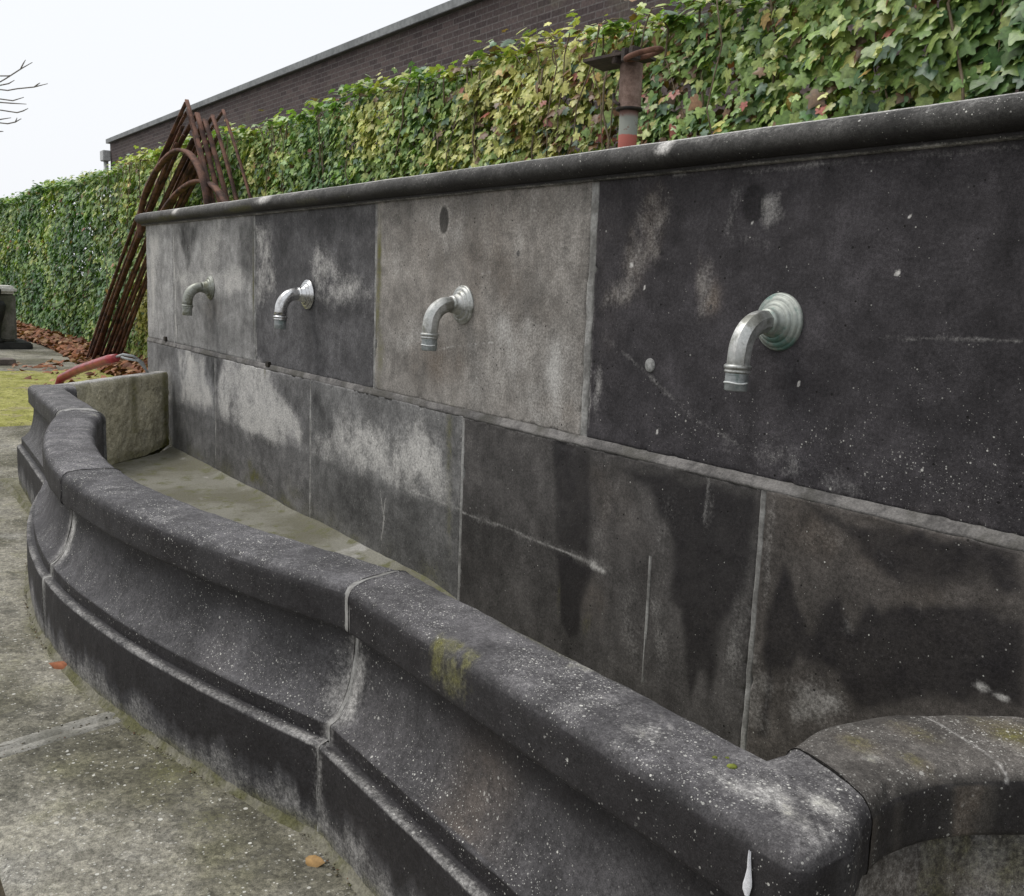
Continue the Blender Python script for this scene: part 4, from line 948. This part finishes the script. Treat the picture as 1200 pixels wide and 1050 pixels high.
pipe = tubes('downpipe', [tube_arrays([(-33.75, 7.90, 0), (-33.75, 7.90, 2.4), (-33.75, 7.90, 4.75)], .075, 12)], M_GUT, bld)
bm = bmesh.new(); box(bm, -33.93, -33.5, 7.76, 7.995, 4.66, 4.98, .02); hp = bm_obj('hopper', bm, M_GUT, pipe)

# ------------------------------------------------------------------ steel prop behind the wall
px_, py_ = -2.795, 2.46
prop = empty('steel_prop', (px_, py_, 0), label='rusty steel prop with red and grey bands and a flat head behind the wall', cat='prop')
def prop_mat():
    t = NT('flaking_paint_prop', .7, .35); z = t.xyz(t.co)[2]; a = t.noise(40, 6, .7)
    zz = t.m_('ADD', z, t.m_('MULTIPLY', t.m_('SUBTRACT', a, .5), .015))
    c = t.mix(t.ss(zz, 1.795, 1.800), (.36, .105, .08), (.22, .23, .20)); c = t.mix(t.ss(zz, 1.855, 1.875), c, (.20, .115, .095))
    c = t.mix(t.ss(a, .58, .66), c, (.14, .06, .04)); return t.out(c, None, t.bump(a, .3, .002))
tubes('pipe', [tube_arrays([(px_, py_, z) for z in (0, .5, 1, 1.5, 1.75, 1.9)], .034, 20)], prop_mat(), prop)
M_PRB = simple('brown_steel', (.14, .088, .066), (.22, .15, .12), 35, .8, .4)
v, fc = lathe([(.030, 1.885), (.0455, 1.888), (.0455, 1.894), (.043, 1.896), (.042, 1.90), (.042, 2.045), (.030, 2.046)], (px_, py_, 0), (0, 0, 1), 10); tubes('sleeve', [(v, fc)], M_PRB, prop, smooth=False)
v, fc = lathe([(.036, -.006), (.0485, -.004), (.0485, .004), (.036, .006)], (px_, py_, 1.888), (0, 0, 1), 20); tubes('collar', [(v, fc)], M_HOLE, prop)
M_DK = simple('blackened_iron', (.035, .028, .024), (.075, .055, .045), 30, .75, .4)
bm = bmesh.new(); vs = box(bm, -.145, .075, -.075, .075, 2.050, 2.060)
bmesh.ops.rotate(bm, verts=vs, cent=(0, 0, 2.05), matrix=Matrix.Rotation(R_(-5), 3, 'Y') @ Matrix.Rotation(R_(20), 3, 'Z')); bmesh.ops.translate(bm, verts=bm.verts, vec=(px_ - .02, py_, .012))
for sx in (-.02, .03, .07): box(bm, px_ + sx - .012, px_ + sx + .012, py_ - .07, py_ - .03, 2.04, 2.085, .003)
bm_obj('head_plate', bm, M_DK, prop)
ring = [(px_ + .115 + .075 * math.cos(a), py_ - .05 + .045 * math.sin(a), 2.052 + .006 * math.cos(a) + .008 * math.sin(a)) for a in np.linspace(0, 2 * math.pi, 25)]
tubes('ring_handle', [tube_arrays(ring, .0095, 8)], M_RUST, prop)
tubes('locking_pin', [tube_arrays([(px_ - .055, py_ - .03, 1.945), (px_ - .035, py_ - .045, 1.915), (px_ + .0, py_ - .05, 1.90)], .006, 6)], M_DK, prop)

# ------------------------------------------------------------------ rusty arch frames
M_IRON = simple('rusted_flat_iron', (.045, .024, .019), (.17, .085, .058), 9, .85, .4)
def flat_bar(pts, wd, th, inplane=(1, 0, 0)):
    """flat bar swept along pts: wide side across y"""
    V = []; Fc = []; n = len(pts); P = [Vector(p) for p in pts]
    for i in range(n):
        T = (P[min(i + 1, n - 1)] - P[max(i - 1, 0)]).normalized(); Yv = Vector((0, 1, 0)); N = T.cross(Yv).normalized()
        for a, b in ((-1, -1), (1, -1), (1, 1), (-1, 1)): V.append(tuple(P[i] + N * a * th / 2 + Yv * b * wd / 2))
    for i in range(n - 1):
        for k in range(4): Fc.append([i * 4 + k, i * 4 + (k + 1) % 4, (i + 1) * 4 + (k + 1) % 4, (i + 1) * 4 + k])
    Fc += [[3, 2, 1, 0], [(n - 1) * 4 + k for k in range(4)]]
    return V, Fc
def bez(a, b, c, n=18): return [tuple(np.array(a) * (1 - t) ** 2 + np.array(b) * 2 * t * (1 - t) + np.array(c) * t * t) for t in np.linspace(0, 1, n)]
labs = ['foremost rusty pointed iron arch leaning on the ivy, its tip the tallest', 'rusty pointed iron arch just behind the foremost one in the leaning bundle', 'rusty pointed iron arch in the middle of the leaning bundle, carrying the upper round hoop',
        'rusty pointed iron arch with the lower round hoop in the leaning bundle', 'rusty iron arch near the back of the bundle with its right leg bowed outward', 'rearmost rusty iron arch of the bundle, tangled with ivy, right leg farthest out']
for i in range(6):
    y = 3.05 + .055 * i; ox = [-.10, -.30, .0, .20, .40, .08][i]; ax = -9.85 + [.0, -.16, -.04, .02, .08, .22][i]; az = 2.80 + [.06, .0, -.04, -.10, -.06, -.02][i]
    fx = -14.35 + ox * .9; rx = -8.0 + [.0, -.30, -.22, -.12, .0, .28][i]
    root = empty('iron_arch', (ax, y, 0), label=labs[i], cat='iron frame', group='rusty arch frames leaning in a bundle')
    wdt = [.035, .03, .045, .045, .035, .025][i]
    Lp = bez((fx, y, 0), (-12.1 + ox * .5, y + .02, 1.75 + .1 * (i % 3)), (ax, y, az)); Rp = bez((ax + .02, y, az + .02), ((ax + rx) / 2 + .06 + .01 * i, y, az / 2 + .3), (rx, y, .0))
    link('leg', np_mesh('leg', *flat_bar(Lp, wdt, .014)), M_IRON, root, False)
    link('leg', np_mesh('leg', *flat_bar(Rp, wdt, .016)), M_IRON, root, False)
    if i in (2, 3):
        cx, cz, rw, rh = ((-9.95, 1.72, .78, .70), (-9.55, 1.45, .90, .66))[i - 2]
        hp_ = [(cx - rw * math.cos(a) * 1.15 - (.5 * max(0, math.cos(a)) ** 2), y - .17, cz + rh * math.sin(a)) for a in np.linspace(-.15, math.pi, 26)]
        link('round_hoop', np_mesh('round_hoop', *flat_bar(hp_, .06, .028)), M_IRON, root, False)
    for k_ in range(2):
        Bp = bez((fx + .10 + .16 * k_, y + .012 * k_, 0), (-11.95 + ox * .5 + .10 * k_, y + .012, 1.6), (ax - .15 - .20 * k_, y + .012, az - .20 - .14 * k_))
        link('inner_bar', np_mesh('inner_bar', *flat_bar(Bp, .035, .012)), M_IRON, root, False)

# ------------------------------------------------------------------ fallen leaves along the hedge, moss, loose leaves
def litter():
    n = 5200; x = rng.uniform(-24, -7.6, n); t = rng.random(n) ** .8; y0 = np.where(x < -12.5, 2.98 + .08 * np.sin(x), 2.85 + .15 * np.sin(x * 2)); y = y0 + (HY + .1 - y0) * t
    x2 = rng.uniform(-14.5, -8, 260); y2 = rng.uniform(1.9, 3.0, 260); x = np.concatenate([x, x2]); y = np.concatenate([y, y2]); n = len(x)
    hgt = .16 * np.clip((y - 2.8) / .6, 0, 1); z = .01 + hgt * rng.random(n)
    shp = np.array([(0, .3), (0, 0), (.2, .05), (.33, .3), (.25, .65), (0, 1), (-.25, .65), (-.33, .3), (-.2, .05)])
    Nr = np.stack([.6 * rng.standard_normal(n), .6 * rng.standard_normal(n) - .3, np.ones(n)], 1); td = rng.standard_normal((n, 3)); td[:, 2] *= .3
    base = np.array([[.21, .085, .045], [.28, .12, .06], [.14, .06, .035], [.34, .20, .11]])[rng.integers(0, 4, n)] * rng.uniform(.7, 1.25, (n, 1))
    o = leaf_cloud('fallen_leaves', np.stack([x, y, z], 1), rng.uniform(.09, .18, n), Nr, td, base, M_DRY, shape=shp, fold=.3, sag=.4); tag(o, kind='stuff', label='brown beech leaves drifted along the foot of the ivy hedge', cat='fallen leaves')
litter()
def moss():
    xs, ys = np.meshgrid(np.linspace(-13.2, -8.55, 160), np.linspace(-1.5, 3.0, 150), indexing='ij'); P = np.stack([xs.ravel(), ys.ravel()], 1)
    Z = .010 + .012 * vnoise(P, 6, 4, 3) + .012 * vnoise(P, 24, 5, 2); e = np.minimum(np.minimum(P[:, 0] + 13.2, -8.55 - P[:, 0]), 3.0 - P[:, 1]) + .12 * vnoise(P, 5, 9, 3); Z -= .06 * sstep(.12, 0, e)
    idx = np.arange(160 * 150).reshape(160, 150); Fq = np.stack([idx[:-1, :-1], idx[1:, :-1], idx[1:, 1:], idx[:-1, 1:]], -1).reshape(-1, 4)
    t = NT('moss', .95, .1); a = t.noise(4, 6, .6); b = t.noise(26, 6, .7); c = t.mix(t.ss(a, .38, .6), (.27, .27, .075), (.40, .385, .14)); c = t.mix(t.ss(b, .52, .66), c, (.14, .13, .05)); c = t.mix(t.ss(t.noise(3, 6, .7, vec=t.mapv(loc=(4, 4, 0))), .50, .66, 0, .8), c, (.33, .28, .19))
    c = t.val(t.ss(t.noise(120, 3), .3, .7, .7, 1.25), c)
    tag(link('moss', np_mesh('moss', np.column_stack([P, Z]), Fq), t.out(c, None, t.bump(b, .9, .02))), kind='stuff', label='yellow green moss and thin grass on the ground past the basin', cat='moss')
moss()
def one_leaf(x, y, z, s_, ang, col, label):
    shp = np.array([(0, .3), (0, 0), (.2, .05), (.33, .3), (.25, .65), (0, 1), (-.25, .65), (-.33, .3), (-.2, .05)])
    o = leaf_cloud('fallen_leaf', np.array([[0, 0, 0.]]), np.array([s_]), np.array([[.45, -.5, 1.]]), np.array([[math.cos(ang), math.sin(ang), .15]]), np.array([col]), M_DRY, shape=shp, fold=.55, sag=.1)
    o.location = (x, y, z + s_ * .22); tag(o, label=label, cat='leaf')
one_leaf(-3.19, .572, .003, .066, -2.2, (.28, .10, .045), 'curled orange brown leaf lying on the paving at the foot of the basin')
one_leaf(-1.80, .80, .004, .045, .6, (.36, .22, .09), 'tiny tan leaf scrap on the paving near the front joint of the basin')
# moss cushions and a bird dropping on the rim
M_MOSSC = simple('moss_cushion', (.12, .14, .02), (.22, .25, .04), 90, .95, .8)
def cushion(x, y, z, r):
    bm = bmesh.new(); bmesh.ops.create_icosphere(bm, subdivisions=3, radius=r)
    for v_ in bm.verts: v_.co *= 1 + random.uniform(-.16, .16); v_.co.z *= .5
    bmesh.ops.translate(bm, verts=bm.verts, vec=(x, y, z)); bm_obj('moss_cushion', bm, M_MOSSC, basin, True)
for x, y, z, r in ((-.872, 1.030, .577, .0075), (-.905, 1.03, .577, .004), (-.895, 1.045, .577, .003), (-1.50, .945, .565, .006), (-1.46, .945, .566, .008), (-1.44, .95, .566, .005), (-1.53, .94, .563, .004), (-1.42, .94, .562, .004)): cushion(x, y, z, r)
M_DROP = simple('bird_dropping', (.70, .70, .72), (.82, .82, .85), 150, .7)
def dropping():
    x, y = W(880, 1010, .92)[0], .917; pts = [(0, .556, .0012), (.0, .545, .002), (.001, .53, .003), (.001, .518, .0055), (.0, .508, .007), (-.001, .50, .006), (.001, .494, .003)]
    V = []
    for o, z, w_ in pts:
        for a in np.linspace(0, math.pi, 7): V.append((x + o + w_ * math.cos(a), y - .0032 * math.sin(a), z + random.uniform(-.0012, .0012)))
    k = 7; Fq = [[i * k + j, i * k + j + 1, (i + 1) * k + j + 1, (i + 1) * k + j] for i in range(len(pts) - 1) for j in range(k - 1)]
    link('bird_dropping', np_mesh('bird_dropping', V, Fq), M_DROP, basin)
dropping()

# ------------------------------------------------------------------ red tube with grey cables behind the far end
hose = empty('red_tube', (-7.6, 1.63, 0), label='red plastic tube with two grey cables arching over behind the far end of the basin', cat='tube')
def red_mat():
    t = NT('faded_red_plastic', .35, .5); a = t.noise(7, 5, .6); c = t.mix(t.ss(a, .35, .65), (.20, .014, .018), (.33, .035, .04)); c = t.mix(t.ss(t.noise(30, 5), .62, .7), c, (.20, .09, .08)); return t.out(c)
tubes('tube', [tube_arrays([(-8.25, 1.50, .0), (-8.35, 1.52, .14), (-8.48, 1.56, .28), (-8.42, 1.585, .385), (-7.9, 1.61, .50), (-7.4, 1.62, .585), (-7.05, 1.63, .645), (-6.86, 1.635, .672)], [.024, .026, .03, .032, .033, .033, .032, .027], 14)], red_mat(), hose)
M_CAB = simple('grey_cable', (.28, .30, .30), (.38, .40, .40), 40, .5, .1)
for dy in (0, .03):
    tubes('cable', [tube_arrays([(-6.88, 1.635 + dy, .675), (-6.78, 1.66 + dy, .70 - dy), (-6.76, 1.72 + dy, .69 - dy), (-6.84, 1.80 + dy, .64 - 2 * dy), (-6.93, 1.86 + dy, .55 - 2 * dy), (-7.0, 1.9 + dy, .3), (-7.05, 1.92 + dy, .0)], .0085, 8)], M_CAB, hose)

# ------------------------------------------------------------------ far left: pedestal, jar, plank
ped = empty('stone_pedestal', (-17.4, 2.3, 0), label='squat mossy stone pedestal with a whitened cap at the far left edge', cat='pedestal')
M_PED = simple('mossy_stone', (.10, .105, .075), (.20, .19, .17), 5, .9, .5, .01)
M_CAP = simple('lichen_white', (.50, .49, .46), (.68, .67, .63), 8, .9, .4, .01); M_BLK = simple('black_base', (.012, .013, .013), (.03, .03, .028), 6, .8, .3)
bm = bmesh.new(); box(bm, -17.75, -17.05, 1.75, 2.60, .10, .83, .03); bm_obj('block', bm, M_PED, ped)
bm = bmesh.new(); box(bm, -17.78, -17.02, 1.72, 2.62, .832, .955, .04); bm_obj('cap', bm, M_CAP, ped)
bm = bmesh.new(); box(bm, -17.9, -16.7, 1.6, 2.76, -.01, .098, .02); bm_obj('plinth', bm, M_BLK, ped)
v, fc = lathe([(.16, 0), (.17, .04), (.12, .07), (.13, .25), (.19, .45), (.21, .56), (.18, .62), (.10, .65), (.09, .68), (.14, .73), (.15, .80), (.10, .86), (.02, .88)], (-16.86, 2.225, .098), (0, 0, 1), 28)
jar = tubes('iron_vase', [(v, fc)], M_BLK); tag(jar, 'black cast iron vase standing on the dark plinth before the whitened pedestal', 'vase')
bm = bmesh.new(); box(bm, -14.25, -13.95, .6, 2.10, 0.002, .075, .008); M_PLK = simple('weathered_plank', (.09, .075, .065), (.16, .135, .12), 6, .85, .3)
tag(bm_obj('wooden_plank', bm, M_PLK), 'grey brown wooden plank lying on the far concrete path', 'plank')

# ------------------------------------------------------------------ bare tree, only its twig tips reach into the picture
tree = empty('bare_tree', (-14, -.4, 0), label='leafless tree at the far left whose thin twigs reach into the sky', cat='tree')
M_BARK = simple('bark', (.17, .155, .14), (.26, .24, .22), 12, .9, .5, .01)
tr = [(-14, -.4, -.05), (-14.02, -.38, .6), (-13.95, -.35, 1.4), (-14.0, -.3, 2.2), (-14.05, -.3, 3.0), (-14, -.25, 4.0), (-14.1, -.2, 5.0)]
tubes('trunk', [tube_arrays(tr, [.17, .14, .12, .11, .09, .06, .03], 12)], M_BARK, tree)
br = []; random.seed(3)
def branch(p, d_, L, r0, depth):
    n = max(4, int(L / .12)); pts = [Vector(p)]; dv = Vector(d_).normalized(); rad = [r0]
    for i in range(n):
        dv = (dv + Vector((random.uniform(-.12, .12), random.uniform(-.10, .10), random.uniform(-.10, .13)))).normalized(); pts.append(pts[-1] + dv * L / n); rad.append(max(.0038, r0 * (1 - .85 * (i + 1) / n)))
    br.append(tube_arrays([tuple(q) for q in pts], rad, 5))
    if depth:
        for j in range(5 if depth > 1 else 4):
            i = random.randint(n // 3, n); dd = (dv + Vector((random.uniform(-.5, .5), random.uniform(-.35, .45), random.uniform(-.5, .5)))).normalized(); branch(pts[i], dd, L * random.uniform(.3, .5), rad[i] * .7, depth - 1)
def AX_(px, py, X):
    q = ROT @ np.array([px - CX, py - CY, F]); t = X / q[0]; return (X, float(q[1] * t), float(q[2] * t + EYE))
limb = [(-14, -.32, 2.3), (-14.05, .2, 2.55), (-14, .7, 2.75), (-13.98, 1.1, 2.95), (-14, 1.45, 3.1)]
br.append(tube_arrays(limb, [.05, .04, .03, .022, .014], 8))
for k, tw in enumerate([[(0, 96), (7, 92), (24, 81), (38, 73)], [(24, 81), (27, 75), (30, 70)], [(0, 89), (9, 89), (14, 88)], [(0, 100), (10, 98), (17, 94)], [(0, 105), (9, 106), (20, 104), (40, 102), (56, 98)],
        [(40, 102), (44, 99), (47, 97)], [(0, 116), (15, 118), (28, 114)], [(0, 120), (13, 121), (31, 122)], [(0, 129), (20, 132), (27, 130), (33, 127)], [(0, 144), (9, 145), (18, 143), (25, 139)], [(18, 143), (20, 138)], [(0, 140), (13, 138)], [(0, 154), (4, 154)]]):
    pts = [AX_(a, b, -14) for a, b in tw]; rad = [.008] * len(pts); rad[-1] = .004
    if tw[0][0] == 0: pts = [limb[2 + k % 3], AX_(-24, tw[0][1] + 4, -14)] + pts; rad = [.012, .010] + rad
    br.append(tube_arrays(pts, rad, 5))
for k in range(12):
    a = random.uniform(3.6, 5.9); branch((-14, -.3, random.uniform(2.2, 4.6)), (math.cos(a), math.sin(a) - .1, .5), random.uniform(1.0, 2.0), .04, 2)
tubes('branches', br, M_BARK, tree)
